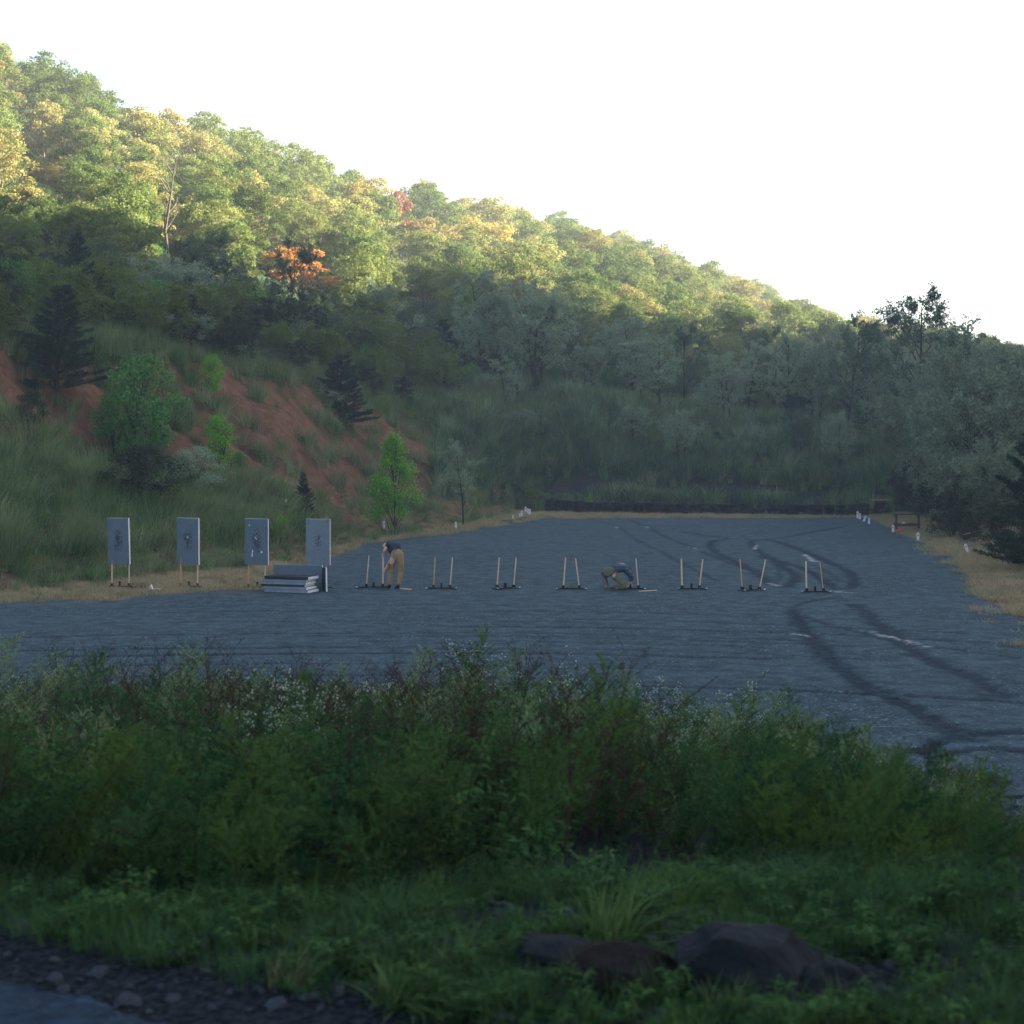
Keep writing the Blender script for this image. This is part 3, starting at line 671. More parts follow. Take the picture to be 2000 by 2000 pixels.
def d_dry(x, y):
    sd_ = lot_sd(x, y); u, k = bankpos(x, y); n = fbm(x * .9, y * .9, 140)
    strip = (sd_ < .35) * (y < np.where(u > -.01, 90.3 - 25 * u, k[1] + 1.5)) * (y > 24) * .85
    right = ((x > y * .22) & (y > 28) & (y < 62) & (sd_ < 4.5)) * sstep(fbm(x * .35, y * .9, 141), .52, .60) * .9
    return np.clip(strip * sstep(n + .25, .35, .7) + right, 0, 1)
P, rot, scl, r = pick_points(34000, (-18, 26), (26, 97), d_dry, 7, (.6, 1.2))
P[:, 2] = np.maximum(P[:, 2], .02)
scatter('dry_grass', 'drygrass', P, rot, scl, r.choice(4, len(P), p=[.32, .28, .25, .15]), 'short straw coloured grass along the edges of the gravel lot', 'grass')
# ---- near embankment weeds
def d_weed(x, y):
    n = fbm(x * .5, y * .5, 150); yt = toe(x)
    return (y > 5.1 - .16 * x) * (y < yt - .3) * np.clip(.5 + n, 0, 1) * (1 - .85 * ((x > -.2) & (x < 1.2) & (y < 5.9)))
P, rot, scl, r = pick_points(4600, (-9, 7.5), (5.6, 23.5), d_weed, 8, (.75, 1.15))
hgt = np.interp(P[:, 1], [5.0, 5.7, 6.5, 9, 12, 20, 23], [.5, .85, .95, .80, .86, 1.0, .9]); edge = np.interp(toe(P[:, 0]) - P[:, 1], [0, 2, 5], [.55, .9, 1.0]); patch = .50 + .95 * fbm(P[:, 0] * .45, P[:, 1] * .45, 151)
scl = scl * hgt * edge * patch
q = fbm(P[:, 0] * .7, P[:, 1] * .5, 152); q = np.argsort(np.argsort(q)) / len(q)
fl = (fbm(P[:, 0] * .6 + 9, P[:, 1] * .6, 153) > .50) & (r.uniform(0, 1, len(P)) < .42)
pk = np.select([q < .22, q < .40, q < .52, q < .66, q < .80, q < .9], [r.choice([1, 2], len(P)), r.choice([6, 7], len(P)), r.choice([5, 1], len(P)), r.choice([0, 10, 2], len(P)), r.choice([7, 5, 2], len(P)), r.choice([8, 0, 1], len(P))], r.choice([0, 1, 2, 5, 6, 10], len(P)))
pk = np.where(fl & (P[:, 1] > 9.5), r.choice([3, 4, 9], len(P)), pk)
pk = np.where((P[:, 1] < 9) & np.isin(pk, [0, 10]), r.choice([1, 2, 5, 7], len(P)), pk); big = r.uniform(0, 1, len(P)) < .10; scl = scl * np.where(big, 1.4, r.uniform(.75, 1.05, len(P))); rot[:, 1] += .16 + .26 * r.normal(size=len(P)); rot[:, 0] += .2 * r.normal(size=len(P)); rot[:, 2] = r.normal(size=len(P)) * .9
pxs = 1000 + F * P[:, 0] / P[:, 1]; tl = np.interp(pxs, [0, 250, 500, 950, 1300, 1700, 2000], [1350, 1340, 1310, 1330, 1385, 1440, 1610]) + r.normal(size=len(P)) * 34 - 70 * big; pk = np.where(big & (r.uniform(0, 1, len(P)) < .3), 8, pk)
lim = (CAMZ - (tl - 880) / F * P[:, 1] - P[:, 2]) / 1.12
keep = lim > .22; P, rot, scl, pk = P[keep], rot[keep], np.minimum(scl, lim)[keep], pk[keep]
scatter('weed_bank', 'weeds', P, rot, scl, pk, 'dense dark green weeds with small white flowers on the near embankment', 'weeds')
P, rot, scl, r = pick_points(15000, (-4, 4), (3.6, 7.2), lambda x, y: np.clip(.8 - np.abs(y - (4.9 - .35 * x)) * .55, .08, 1), 9, (.5, 1.6))
P[:, 2] += .005
scatter('loose_stones', 'stones', P, rot * 6, scl * r.choice([.010, .014, .02, .035], len(P), p=[.4, .3, .22, .08]), r.integers(0, 4, len(P)), 'loose blue grey stones along the near gravel road edge', 'stones')
template('lowgrass', [grassG(60 + i, 45, .16, .32, .007, .8) for i in range(3)] + [weed_leafy(64, .3)], [[M['bankdark']], [M['weed']], [M['bermdark']], [M['weedstem'], M['bankdark']]])
P, rot, scl, r = pick_points(5200, (-2.8, 3.2), (3.9, 7.), lambda x, y: (y > 4.72 - .52 * (x + 1.1)) * (y < 5.9) * np.where(x > .9, 1., .6) * sstep(fbm(x * 2, y * 2, 160), .30, .5), 10, (.25, .65))
scl = scl * np.where(P[:, 1] < 5.2, .8, 1.)
scatter('verge_grass', 'lowgrass', P, rot, scl, r.choice(4, len(P), p=[.2, .4, .12, .28]), 'low tangled grass and seedlings at the foot of the near weeds', 'grass')

# ------------------------------------------------------------------ trees
TREE = {}
def reg(kind, i, pair, H, W): TREE.setdefault(kind, []).append((pair[0], pair[1], H, W))
for i in range(6): reg('broad', i, make_broad(100 + i, 12, [9, 8.2, 9.6, 8.6, 10, 7.6][i]), 12, 9)
for i in range(5): reg('locust', i, make_locust(200 + i, 9, [5.6, 6.2, 5.2, 6.4, 5.8][i], stems=[1, 3, 2, 1, 2][i]), 9, 6)
for i in range(3): reg('bushy', i, make_locust(230 + i, 6, 6.5, leaf=.19, stems=3, per=7, low=.12), 6, 6)
for i in range(3): reg('pine', i, make_pine(300 + i), 8, 5.4)
for i in range(3): reg('shrub', i, make_shrub(400 + i), 2.6, 2.6)
reg('sapling', 0, make_shrub(410, 3.6, 2.7, 40, 130, .12, cone=1.), 3.6, 2.7)
reg('maple', 0, make_broad(150, 8, 5.6, 70, 75, .27, .12), 8, 5.6)
for kind in TREE:
    for tm, cm, _, _ in TREE[kind]: tm.materials.append(M['bark'] if kind != 'broad' else M['palebark']); cm.materials.append(M['oak'])
def tree(name, kind, i, x, y, H, W, leafmat, label, cat='tree', group=None, rz=None, z=None, lean=(0, 0)):
    tm, cm, h0, w0 = TREE[kind][i % len(TREE[kind])]
    z = hz(x, y) if z is None else z; root = empty(name, (x, y, z - .05), random.uniform(0, 6.28) if rz is None else rz)
    root.rotation_euler[0], root.rotation_euler[1] = lean; root.scale = (W / w0, W / w0, H / h0)
    a = link('trunk', tm, parent=root); b = link('crown', cm, parent=root)
    b.material_slots[0].link = 'OBJECT'; b.material_slots[0].material = leafmat
    tag(root, label, cat, group); return root

tpl = []
for i in range(3):
    for kind in ('shrub', 'bushy'):
        me = TREE[kind][i][1].copy(); me.materials.clear(); tpl.append(me)
template('undergrowth', tpl, [[M['darkshrub']], [M['deep']], [M['shrub']], [M['darkshrub']], [M['darkshrub']], [M['deep']]])
def d_under(x, y):
    u, k = bankpos(x, y); n = fbm(x * .22, y * .22, 170)
    return ((y > k[2] + np.where(u < -.01, -1.5 + 5 * n, 4 + 7 * n)) & (y < k[3] + 20)) * sstep(n + .12 * (u < 0), .30, .5) * .9
P, rot, scl, r = pick_points(3600, (-45, 62), (48, 185), d_under, 12, (.4, 1.0))
scl = scl * np.where(P[:, 0] / P[:, 1] < -.02, 1.05, .85)
pk = r.choice(6, len(P)); scl = scl * np.where(pk % 2 == 1, .55, 1.1)
scatter('undergrowth', 'undergrowth', P, rot, scl, pk, 'tangled undergrowth on the shelf and along the foot of the wood', 'undergrowth')

# hillside wood: every tree of its own
SKY = ([-200, 0, 60, 130, 210, 330, 500, 600, 700, 900, 960, 1100, 1250, 1310, 1400, 1560, 1650, 1720, 1870, 2000, 2200], [60, 80, 100, 110, 190, 205, 270, 300, 335, 392, 400, 430, 480, 470, 540, 590, 625, 640, 660, 680, 690])
ZC = ['above the far left pines', 'left of the bare tree', 'around the bare tree', 'above the orange maple', 'right of the orange maple', 'under the red crown', 'mid slope', 'above the twin locusts', 'above the berm middle', 'near the hill end', 'behind the tallest locust', 'at the far right']
CN = {'oak': 'yellow green', 'olive': 'pale olive', 'deep': 'deep green', 'yellow': 'golden yellow', 'rust': 'rusty brown'}
cnt = 0; r = np.random.default_rng(77)
Yv = 74.0; rows = []
for iu, px in enumerate(np.arange(-60, 2090, 1)): pass
cand = []
yy = 78.0
while yy < 430:
    h_ = float(np.clip(yy * .057, 6.0, 11.6)); step = h_ * .50 + .3; dx = h_ * .60; n = int(yy * .74 / dx) + 1
    for j in range(n + 1):
        x = -yy * .37 + j * dx + r.uniform(-.32, .32) * dx; y = yy + r.uniform(-.35, .35) * step; cand.append((x, y))
    yy += step
for x, y in cand:
    u = x / y; px = 1000 + F * u
    k = [float(np.interp(u, KU, KY[:, i])) for i in range(6)]
    if y < k[3] - (2 if u < 0 else -4) or y > k[4] + 7 or px < -70 or px > 2070: continue
    if any(a < px < b and y < c for a, b, c in ((490, 670, 122), (280, 385, 112), (360, 450, 102), (745, 815, 178), (325, 380, 137), (20, 160, 116))): continue
    zb = hz(x, y); H = float(np.clip(y * .057, 6.0, 11.6)) * r.uniform(.84, 1.14)
    toppy = 880 - (zb + H - CAMZ) / y * F; skyy = float(np.interp(px, *SKY))
    frac = (y - k[3]) / (k[4] - k[3])
    if toppy < skyy - 14 + r.uniform(-8, 14):
        H2 = CAMZ + (880 - skyy + r.uniform(-12, 12)) / F * y - zb
        if H2 < 4.5: continue
        H = H2
    # hidden low behind nearer crowns on gentle ground: thin these out
    if u > .1 and frac < .5 and r.uniform() < .45: continue
    if u > .2 and frac < .8 and r.uniform() < .4: continue
    q = r.uniform(); m = 'oak' if q < .47 else 'olive' if q < .72 else 'deep' if q < .965 else 'yellow' if q < .975 else 'rust'
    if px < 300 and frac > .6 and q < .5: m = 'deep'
    zc = ZC[int(np.clip(px / 170, 0, 11))]; row = 'on the skyline' if frac > .82 else 'high up' if frac > .5 else 'lower down' if frac > .2 else 'at the wood foot'
    W = H * r.uniform(.66, .88)
    tree('broadleaf_tree', 'broad', int(r.integers(0, 6)), x, y, H, W, M[m], '%s tree %s, %s' % (CN[m], row, zc), 'tree', 'broadleaf trees of the hillside wood')
    cnt += 1
print('hill trees', cnt)

for i, (x, y, H, W) in enumerate(((-5.5, -5.0, 12, 11), (.8, -6.5, 13, 12), (6.5, -5.0, 12, 11))):
    tree('broadleaf_tree', 'broad', i, x, y, H, W, M['deep'], 'unseen tree added to shade the near road, ' + ['behind the camera left', 'right behind the camera', 'behind the camera right'][i], 'tree', 'unseen shade trees added behind the viewpoint')  # unseen trees, added to cut the skylight on the foreground
def T(name, kind, i, px, Y, top, wpx, mat, label, cat='tree', group=None, **kw):
    x = (px - 1000) / F * Y; zb = hz(x, Y); zt = CAMZ + (880 - top) / F * Y; return tree(name, kind, i, x, Y, max(zt - zb, .3), wpx / F * Y, M[mat], label, cat, group, **kw)
# autumn colour among them
T('maple_tree', 'maple', 0, 580, 112, 485, 150, 'orange', 'bright orange maple glowing behind a slender dark locust')
T('maple_tree', 'broad', 1, 90, 118, 330, 150, 'yellow', 'yellow and orange tinged tree high on the left slope')
T('maple_tree', 'broad', 2, 335, 112, 405, 110, 'yellow', 'golden tree low beneath the bare pale trunk')
T('maple_tree', 'maple', 0, 350, 135, 335, 44, 'redleaf', 'small red crowned tree beside the bare pale trunk')
T('maple_tree', 'maple', 0, 780, 176, 378, 66, 'redleaf', 'red crowned tree just below the skyline')
T('maple_tree', 'maple', 0, 1312, 195, 580, 34, 'redleaf', 'little orange red tree among green crowns above the berm')
T('maple_tree', 'maple', 0, 405, 100, 510, 70, 'yellow', 'golden lit tree between two dark locusts')
# locusts in the shade
G1 = 'slender grey green locusts on the berm and shelf'
for i, (px, Y, top, w, lb) in enumerate([
    (750, 106, 560, 130, 'pale feathery locust with one dark trunk left of the shelf pine'),
    (955, 112, 530, 140, 'tall locust with two dark trunks, left of the tall pair'),
    (1048, 109, 545, 140, 'tall locust with splayed dark trunks, right of the tall pair'),
    (1140, 111, 672, 90, 'short dense locust on the grassy brow by the rusty shrub'),
    (1195, 124, 635, 100, 'hazy locust standing behind the short dense one'),
    (1288, 107, 655, 150, 'round crowned locust on the brow over the middle of the tyre wall'),
    (1460, 113, 675, 110, 'thin locust left of the two straight ones on the brow'),
    (1537, 107, 652, 105, 'straight upright locust in the middle right of the brow'),
    (1657, 106, 628, 125, 'vase shaped locust with clean dark trunk right of the brow'),
    (1797, 99, 566, 190, 'tallest locust with drooping leaf sprays against the sky'),
    (565, 92, 478, 110, 'slender dark locust in front of the orange maple'),
    (425, 88, 455, 150, 'broad dark locust below the golden tree'),
    (335, 78, 500, 170, 'grey green locust over the red bank'),
    (205, 80, 475, 130, 'dark thin locust right of the left pine'),
    (1235, 101, 790, 80, 'small locust half way up the berm'),
    (905, 74, 868, 90, 'small pale locust at the foot of the berm corner'),
    (1385, 128, 690, 110, 'hazy locust set back behind the middle brow'),
    (890, 122, 640, 120, 'hazy locust behind the shelf pine'),
    (985, 104, 700, 70, 'thin locust in front of the tall pair'),
    (1600, 124, 690, 100, 'faint locust behind the vase shaped one'),
    (1725, 108, 660, 110, 'ragged locust left of the tallest one')]):
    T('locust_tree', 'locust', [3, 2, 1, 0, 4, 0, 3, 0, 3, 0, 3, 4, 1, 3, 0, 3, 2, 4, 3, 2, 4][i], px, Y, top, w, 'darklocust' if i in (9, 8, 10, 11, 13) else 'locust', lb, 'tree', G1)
G2 = 'bushy young locusts on the right side'
for i, (px, Y, top, w, lb) in enumerate([
    (1850, 88, 720, 170, 'bushy locust under the tallest one'), (1920, 78, 700, 190, 'bushy locust behind the right pine'),
    (1985, 84, 690, 190, 'bushy locust at the right frame edge'), (1820, 82, 800, 140, 'low bushy locust behind the table'),
    (1900, 68, 790, 190, 'leaning bushy locust left of the right pine'), (1770, 96, 770, 130, 'bushy locust at the right end of the brow'),
    (1965, 60, 880, 170, 'low bushy locust under the right pine'), (1870, 66, 880, 120, 'low bushy locust over the tipped box'), (2040, 70, 720, 200, 'bushy locust cut by the right edge'),
    (620, 84, 700, 120, 'grey bush at the right top of the red bank'), (540, 80, 690, 110, 'grey bush on the brow of the red bank'),
    (700, 100, 690, 110, 'grey bush left of the pale feathery locust'), (250, 66, 610, 170, 'grey green bush over the green bank tree'), (790, 104, 690, 90, 'grey bush beside the shelf pine')]):
    T('bushy_locust', 'bushy', i, px, Y, top, w, 'locustbush', lb, 'tree', G2)
r5 = np.random.default_rng(5)
for i in range(26):
    px = [1380, 1440, 1500, 1590, 1640, 1700, 1100, 1230, 1330, 840, 900, 990, 660, 720, 470, 430, 380, 1420, 1560, 1680, 1750, 1180, 1060, 30, 90, 160][i]
    Yb = float(np.interp((px - 1000) / F, KU, KY[:, 2])) + r5.uniform(10, 24)
    T('young_tree', 'bushy', i, px, Yb, float(np.interp(px, [0, 400, 700, 1000, 1400, 1800], [560, 600, 640, 680, 715, 760])) + r5.uniform(-15, 20), r5.uniform(100, 150), ['grass2', 'deep', 'grass2', 'shrub'][i % 4] if px > 500 else 'deep',
      '%s young tree in the thicket %s' % (['grey green', 'deep green', 'dull grey', 'fresh green'][i % 4], ZC[int(px / 170)]), 'tree', 'young trees filling the thicket behind the brow')
r6 = np.random.default_rng(66)
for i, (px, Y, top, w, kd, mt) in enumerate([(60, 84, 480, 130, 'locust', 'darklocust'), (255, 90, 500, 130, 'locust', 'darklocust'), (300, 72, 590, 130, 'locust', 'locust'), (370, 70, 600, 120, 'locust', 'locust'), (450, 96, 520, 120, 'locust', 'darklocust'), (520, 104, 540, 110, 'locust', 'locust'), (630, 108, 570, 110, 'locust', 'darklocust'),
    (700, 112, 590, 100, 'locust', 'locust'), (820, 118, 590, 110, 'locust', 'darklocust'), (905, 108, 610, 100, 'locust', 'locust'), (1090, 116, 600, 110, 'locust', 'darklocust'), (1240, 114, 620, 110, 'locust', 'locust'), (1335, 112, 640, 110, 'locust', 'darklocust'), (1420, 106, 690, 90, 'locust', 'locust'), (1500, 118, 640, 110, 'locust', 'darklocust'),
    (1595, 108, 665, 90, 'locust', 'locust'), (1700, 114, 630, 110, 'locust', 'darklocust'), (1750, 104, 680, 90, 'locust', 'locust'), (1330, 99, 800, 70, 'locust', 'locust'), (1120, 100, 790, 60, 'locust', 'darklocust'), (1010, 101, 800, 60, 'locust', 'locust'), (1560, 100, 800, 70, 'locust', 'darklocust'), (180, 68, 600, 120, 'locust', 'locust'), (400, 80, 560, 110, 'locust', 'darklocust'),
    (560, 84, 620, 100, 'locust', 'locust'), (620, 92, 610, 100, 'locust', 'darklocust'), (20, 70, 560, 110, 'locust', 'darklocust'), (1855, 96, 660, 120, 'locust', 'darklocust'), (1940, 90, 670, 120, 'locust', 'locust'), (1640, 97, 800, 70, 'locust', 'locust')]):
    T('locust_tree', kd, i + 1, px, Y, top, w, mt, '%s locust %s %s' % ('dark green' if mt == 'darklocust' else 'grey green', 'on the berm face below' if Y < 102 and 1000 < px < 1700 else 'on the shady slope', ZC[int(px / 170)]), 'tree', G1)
for px, Y, top, w, lb in [(112, 56.5, 535, 200, 'wide dark pine at the top of the red bank, far left'), (152, 66, 440, 140, 'tall dark pine with open top behind the wide one'),
    (385, 84, 480, 90, 'dark pine between the two left locusts'), (665, 79, 680, 150, 'dark pine overhanging the right end of the red bank'),
    (862, 110, 612, 100, 'dark pine on the shelf left of the tall locust pair'), (678, 104, 622, 80, 'small dark pine right of the orange maple'),
    (1815, 79, 905, 90, 'small dark pine behind the table'), (2040, 46, 755, 270, 'big dark pine at the right edge near the tipped box'),
    (1700, 104, 790, 110, 'low dark pine under the vase shaped locust'), (1150, 120, 720, 60, 'small dark pine behind the short dense locust'),
    (595, 59, 912, 52, 'tiny blue green pine at the foot of the red bank'),  (1545, 106, 765, 50, 'dark pine around the foot of the straight locust'),
    (30, 57, 640, 90, 'low dark pine at the left frame edge')]:
    T('pine_tree', 'pine', int(px) % 3, px, Y, top, w, 'needle', lb, 'tree', 'dark pines')
T('cedar_tree', 'pine', 1, 1007, 105, 735, 22, 'needle', 'little narrow dark cedar between the tall locusts')
T('cedar_tree', 'pine', 2, 1047, 107, 728, 22, 'needle', 'narrow dark cedar at the foot of the right tall locust')
# green saplings and shrubs
T('maple_sapling', 'sapling', 0, 770, 65, 842, 112, 'bright', 'bright green young maple standing alone at the foot of the red bank')
for i, (px, Y, top, w, m, lb) in enumerate([
    (280, 56, 690, 190, 'shrub', 'large round green tree growing on the red bank'), (225, 55, 760, 110, 'shrub', 'green shrub left of the large round tree'),
    (430, 60, 808, 90, 'bright', 'fresh green shrub right of the large round tree'), (415, 66, 690, 60, 'bright', 'small fresh green tree at the brow of the red bank'),
    (490, 94, 562, 110, 'bright', 'fresh green tree below the orange maple'), (565, 88, 655, 70, 'bright', 'fresh green shrub in front of the locust stem'),
    (265, 51, 868, 190, 'darkshrub', 'dark tangled shrub at the foot of the red bank'), (380, 54, 870, 120, 'locust', 'grey green shrub beside the dark tangled one'),
    (470, 60, 880, 40, 'shrub', 'small green shrub on the grassy foot'), (545, 52, 1003, 40, 'bright', 'yellow green seedling behind the third target board'),
    (1152, 90.5, 965, 16, 'bright', 'pale green seedling peeping over the tyre wall'), (1200, 126, 705, 50, 'rust', 'rusty brown shrub right of the short dense locust'),
    (1400, 118, 760, 140, 'locust', 'low grey shrub on the brow left'), (1580, 120, 765, 140, 'olive', 'low tawny shrub on the brow right'),
    (1860, 64, 960, 120, 'darkshrub', 'low dark shrub behind the tipped box'), (1960, 52, 975, 120, 'darkshrub', 'low dark green shrub beneath the big right pine'),
    (1690, 100, 860, 90, 'shrub', 'shrub at the right end of the berm'), (1775, 84, 900, 100, 'darkshrub', 'dark shrub behind the table'),
    (640, 78, 760, 70, 'locust', 'pale shrub under the overhanging pine'), (740, 98, 770, 80, 'deep', 'dull shrub on the shelf slope'), (60, 52, 760, 80, 'darkshrub', 'thorny shrub on the left red bank'),
    (1100, 108, 765, 50, 'deep', 'little shrub on the grassy brow')]):
    T('shrub', 'shrub', i, px, Y, top, w, m, lb, 'shrub')
NUM = ['first', 'second', 'third', 'fourth', 'fifth', 'sixth', 'seventh', 'eighth', 'ninth', 'tenth', 'eleventh', 'twelfth']
def singles():
    by = {}
    for o in list(sc.objects):
        if o.get('category') in ('tree', 'shrub'): by.setdefault(o['label'], []).append(o)
    for lb, os_ in by.items():
        if len(os_) < 2: continue
        os_.sort(key=lambda o: o.location.x / o.location.y); n = len(os_)
        for i, o in enumerate(os_):
            w = ('left' if i == 0 else 'right') + ' of two' if n == 2 else 'leftmost' if i == 0 else 'rightmost' if i == n - 1 else (NUM[i] + ' from left' if i < (n + 1) // 2 else NUM[n - 1 - i] + ' from right')
            o['label'] = lb + ', ' + w
singles()
# bare pale trunk standing out of the wood
def bare_tree(px, Y, top, label):
    x = (px - 1000) / F * Y; zb = hz(x, Y); H = CAMZ + (880 - top) / F * Y - zb; rr = np.random.default_rng(3); g = Geo()
    P, _ = wander((0, 0, -.3), (.0, 0, 1), H, 7, rr, .09); g.add(*tube(P, np.linspace(.13, .04, 8), 6))
    root = empty('bare_tree', (x, Y, zb)); link('trunk', g.mesh('bare_trunk'), M['palebark'], root)
    for k in range(9):
        i = int(rr.integers(2, 7)); a = rr.uniform(0, 6.28); b = Geo(); Q, d = wander(P[i], (math.cos(a), math.sin(a) * .5, 1.0), H * rr.uniform(.15, .32), 4, rr, .15); b.add(*tube(Q, np.linspace(.055, .015, 5), 4))
        for j in range(3): Q2, _ = wander(Q[2 + j % 2], d + rr.normal(size=3) * .7, H * .1, 3, rr, .2); b.add(*tube(Q2, np.linspace(.025, .008, 4), 3))
        link('limb', b.mesh('limb'), M['palebark'], root)
    tag(root, label, 'tree')
bare_tree(325, 100, 300, 'bare pale trunked tree rising in front of the sunlit slope')
bare_tree(785, 150, 505, 'leafless tree with pale limbs in the dark gap of the wood')

# ------------------------------------------------------------------ things on the lot
def bm_mesh(name, bm):
    me = bpy.data.meshes.new(name); bmesh.ops.recalc_face_normals(bm, faces=bm.faces); bm.to_mesh(me); bm.free(); return me
def box_bm(bm, sx, sy, sz, M4=None, bev=0.0):
    g = bmesh.ops.create_cube(bm, size=1.0); vs = g['verts']
    for v in vs: v.co = Vector((v.co.x * sx, v.co.y * sy, v.co.z * sz))
    if bev:
        es = list({e for v in vs for e in v.link_edges}); res = bmesh.ops.bevel(bm, geom=es, offset=bev, segments=1, affect='EDGES'); vs = list({v for f in res['faces'] for v in f.verts} | {v for v in vs if v.is_valid})
    if M4 is not None: bmesh.ops.transform(bm, matrix=M4, verts=vs)
def box(name, size, loc=(0, 0, 0), rot=(0, 0, 0), mat=None, parent=None, bev=.003):
    bm = bmesh.new(); box_bm(bm, *size, bev=bev); me = bm_mesh(name, bm); o = link(name, me, mat, parent); o.location = loc; o.rotation_euler = rot; return o
def stick(name, p0, p1, w, d, mat, parent):
    p0, p1 = Vector(p0), Vector(p1); v = p1 - p0; o = box(name, (w, d, v.length), (p0 + p1) / 2, (0, 0, 0), mat, parent, .002)
    o.rotation_euler = v.to_track_quat('Z', 'Y').to_euler(); return o
def lotY(py): return CAMZ * F / (py - 880)
LOTZ = .045
def stand(px, py, base_px, sticks, label, rz=0., mats=('woodA', 'woodA'), cb='black', group='target stands without boards', width=None, z=LOTZ, toph=None):
    """sticks: list of (foot px, top px, top py); parts: crossbar, sockets, centre socket, end feet, uprights"""
    Y = lotY(py); x = (px - 1000) / F * Y; root = empty('target_stand', (x, Y, z), rz); L = base_px / F * Y / max(.6, math.cos(rz))
    box('crossbar', (L, .06, .035), (0, 0, .035), mat=M['black'], parent=root)
    for s in (-1, 1):
        f = box('foot', (.05, .42, .02), (s * (L / 2 - .03), 0, .03), (0, 0, s * .12), M['black'], root)
        t = box('foot_tip', (.05, .03, .010), (s * (L / 2 + .005), -.2, .055), (0, -s * .5, 0), M['whitefoam'], f); t.location = (s * .02, -.19, .026)
    box('centre_socket', (.05, .07, .12), (0, 0, .112), mat=M[cb], parent=root)
    inv = Matrix.Rotation(-rz, 3, 'Z')
    for (fx, tx, ty), mt in zip(sticks, mats):
        a = Vector(((fx - px) / F * Y, 0, .04)); b = Vector(((tx - px) / F * Y, .02, (py - ty) / F * Y)); a = inv @ a; b = inv @ b
        if width: a.y += .0
        box('socket', (.065, .07, .07), (a.x, a.y, .088), mat=M['black'], parent=root)
        stick('upright', a, b, .042, .022, M[mt], root)
    tag(root, label, 'target stand', group); return root
S = [(729, 1153, 61, [(714.5, 720, 1089), (747, 748, 1088)], 'stand gripped by the bending man in khaki trousers', 0, ('woodA', 'woodA'), 'black'),
     (862, 1155, 56, [(846, 849.5, 1092), (878.5, 883.5, 1092)], 'stand with one orange and one pale upright leaning right, next to the bending man', 0, ('woodB', 'woodA'), 'black'),
     (986.5, 1155, 41, [(970.5, 975, 1092), (1003, 1008, 1093)], 'narrow stand with two parallel uprights leaning right, in the middle of the row', .55, ('woodA', 'woodA'), 'black'),
     (1116, 1156, 55, [(1100.5, 1105, 1093), (1132, 1124.5, 1094)], 'stand whose uprights lean together, with rusty centre socket', 0, ('woodA', 'woodA'), 'rustblock'),
     (1232, 1156, 53, [(1247.5, 1242.5, 1094)], 'stand with a single upright being fitted by the kneeling man', 0, ('woodA',), 'black'),
     (1351.5, 1156, 53, [(1333, 1331.5, 1095), (1367, 1373.5, 1096)], 'stand with one straight and one right leaning upright, right of the kneeling man', .05, ('woodA', 'woodA'), 'black'),
     (1467, 1159, 40, [(1451, 1446.5, 1096), (1484.5, 1496.5, 1097)], 'narrow stand whose uprights spread into a V, second from the right end', .5, ('woodB', 'woodA'), 'black'),
     (1593.5, 1162, 53, [(1577, 1575.5, 1100), (1610, 1603, 1101)], 'rightmost stand, one pale and one orange upright, beside the looping ruts', 0, ('woodA', 'woodB'), 'black')]
for a in S: stand(a[0], a[1], a[2], a[3], a[4], a[5], a[6], a[7])

def board_mesh(w, h, t, hole=None, seed=0):
    """front and back faces (slot 0) with a ragged hole through if asked; rim pieces (slot 1)"""
    bm = bmesh.new(); n = 28; r = random.Random(seed)
    cx, cz, hr = hole if hole else (0, 0, .0001)
    def outer(a):
        c, s = math.cos(a), math.sin(a); k = min((w / 2 - cx * (1 if c > 0 else -1)) / max(abs(c), 1e-6), (h / 2 - cz * (1 if s > 0 else -1)) / max(abs(s), 1e-6)); return cx + c * k, cz + s * k
    ang = sorted([2 * math.pi * i / n for i in range(n)] + [math.atan2(sz * h / 2 - cz, sx * w / 2 - cx) % (2 * math.pi) for sx in (-1, 1) for sz in (-1, 1)])
    rings = []
    hrr = [hr * r.uniform(.6, 1.35) for _ in ang]
    for yy in (-t / 2, t / 2):
        O = [bm.verts.new((outer(a)[0], yy, outer(a)[1])) for a in ang]; I = [bm.verts.new((cx + math.cos(a) * q, yy, cz + math.sin(a) * q * 1.3)) for a, q in zip(ang, hrr)]
        rings.append((O, I)); k = len(ang)
        for i in range(k):
            f = bm.faces.new((O[i], O[(i + 1) % k], I[(i + 1) % k], I[i]))
            if not hole: pass
    k = len(ang)
    for i in range(k):
        j = (i + 1) % k; f = bm.faces.new((rings[0][0][i], rings[0][0][j], rings[1][0][j], rings[1][0][i])); f.material_index = 1
        f = bm.faces.new((rings[0][1][i], rings[0][1][j], rings[1][1][j], rings[1][1][i])); f.material_index = 1
    return bm_mesh('board', bm)
BW, BH, BT = .66, 1.22, .06
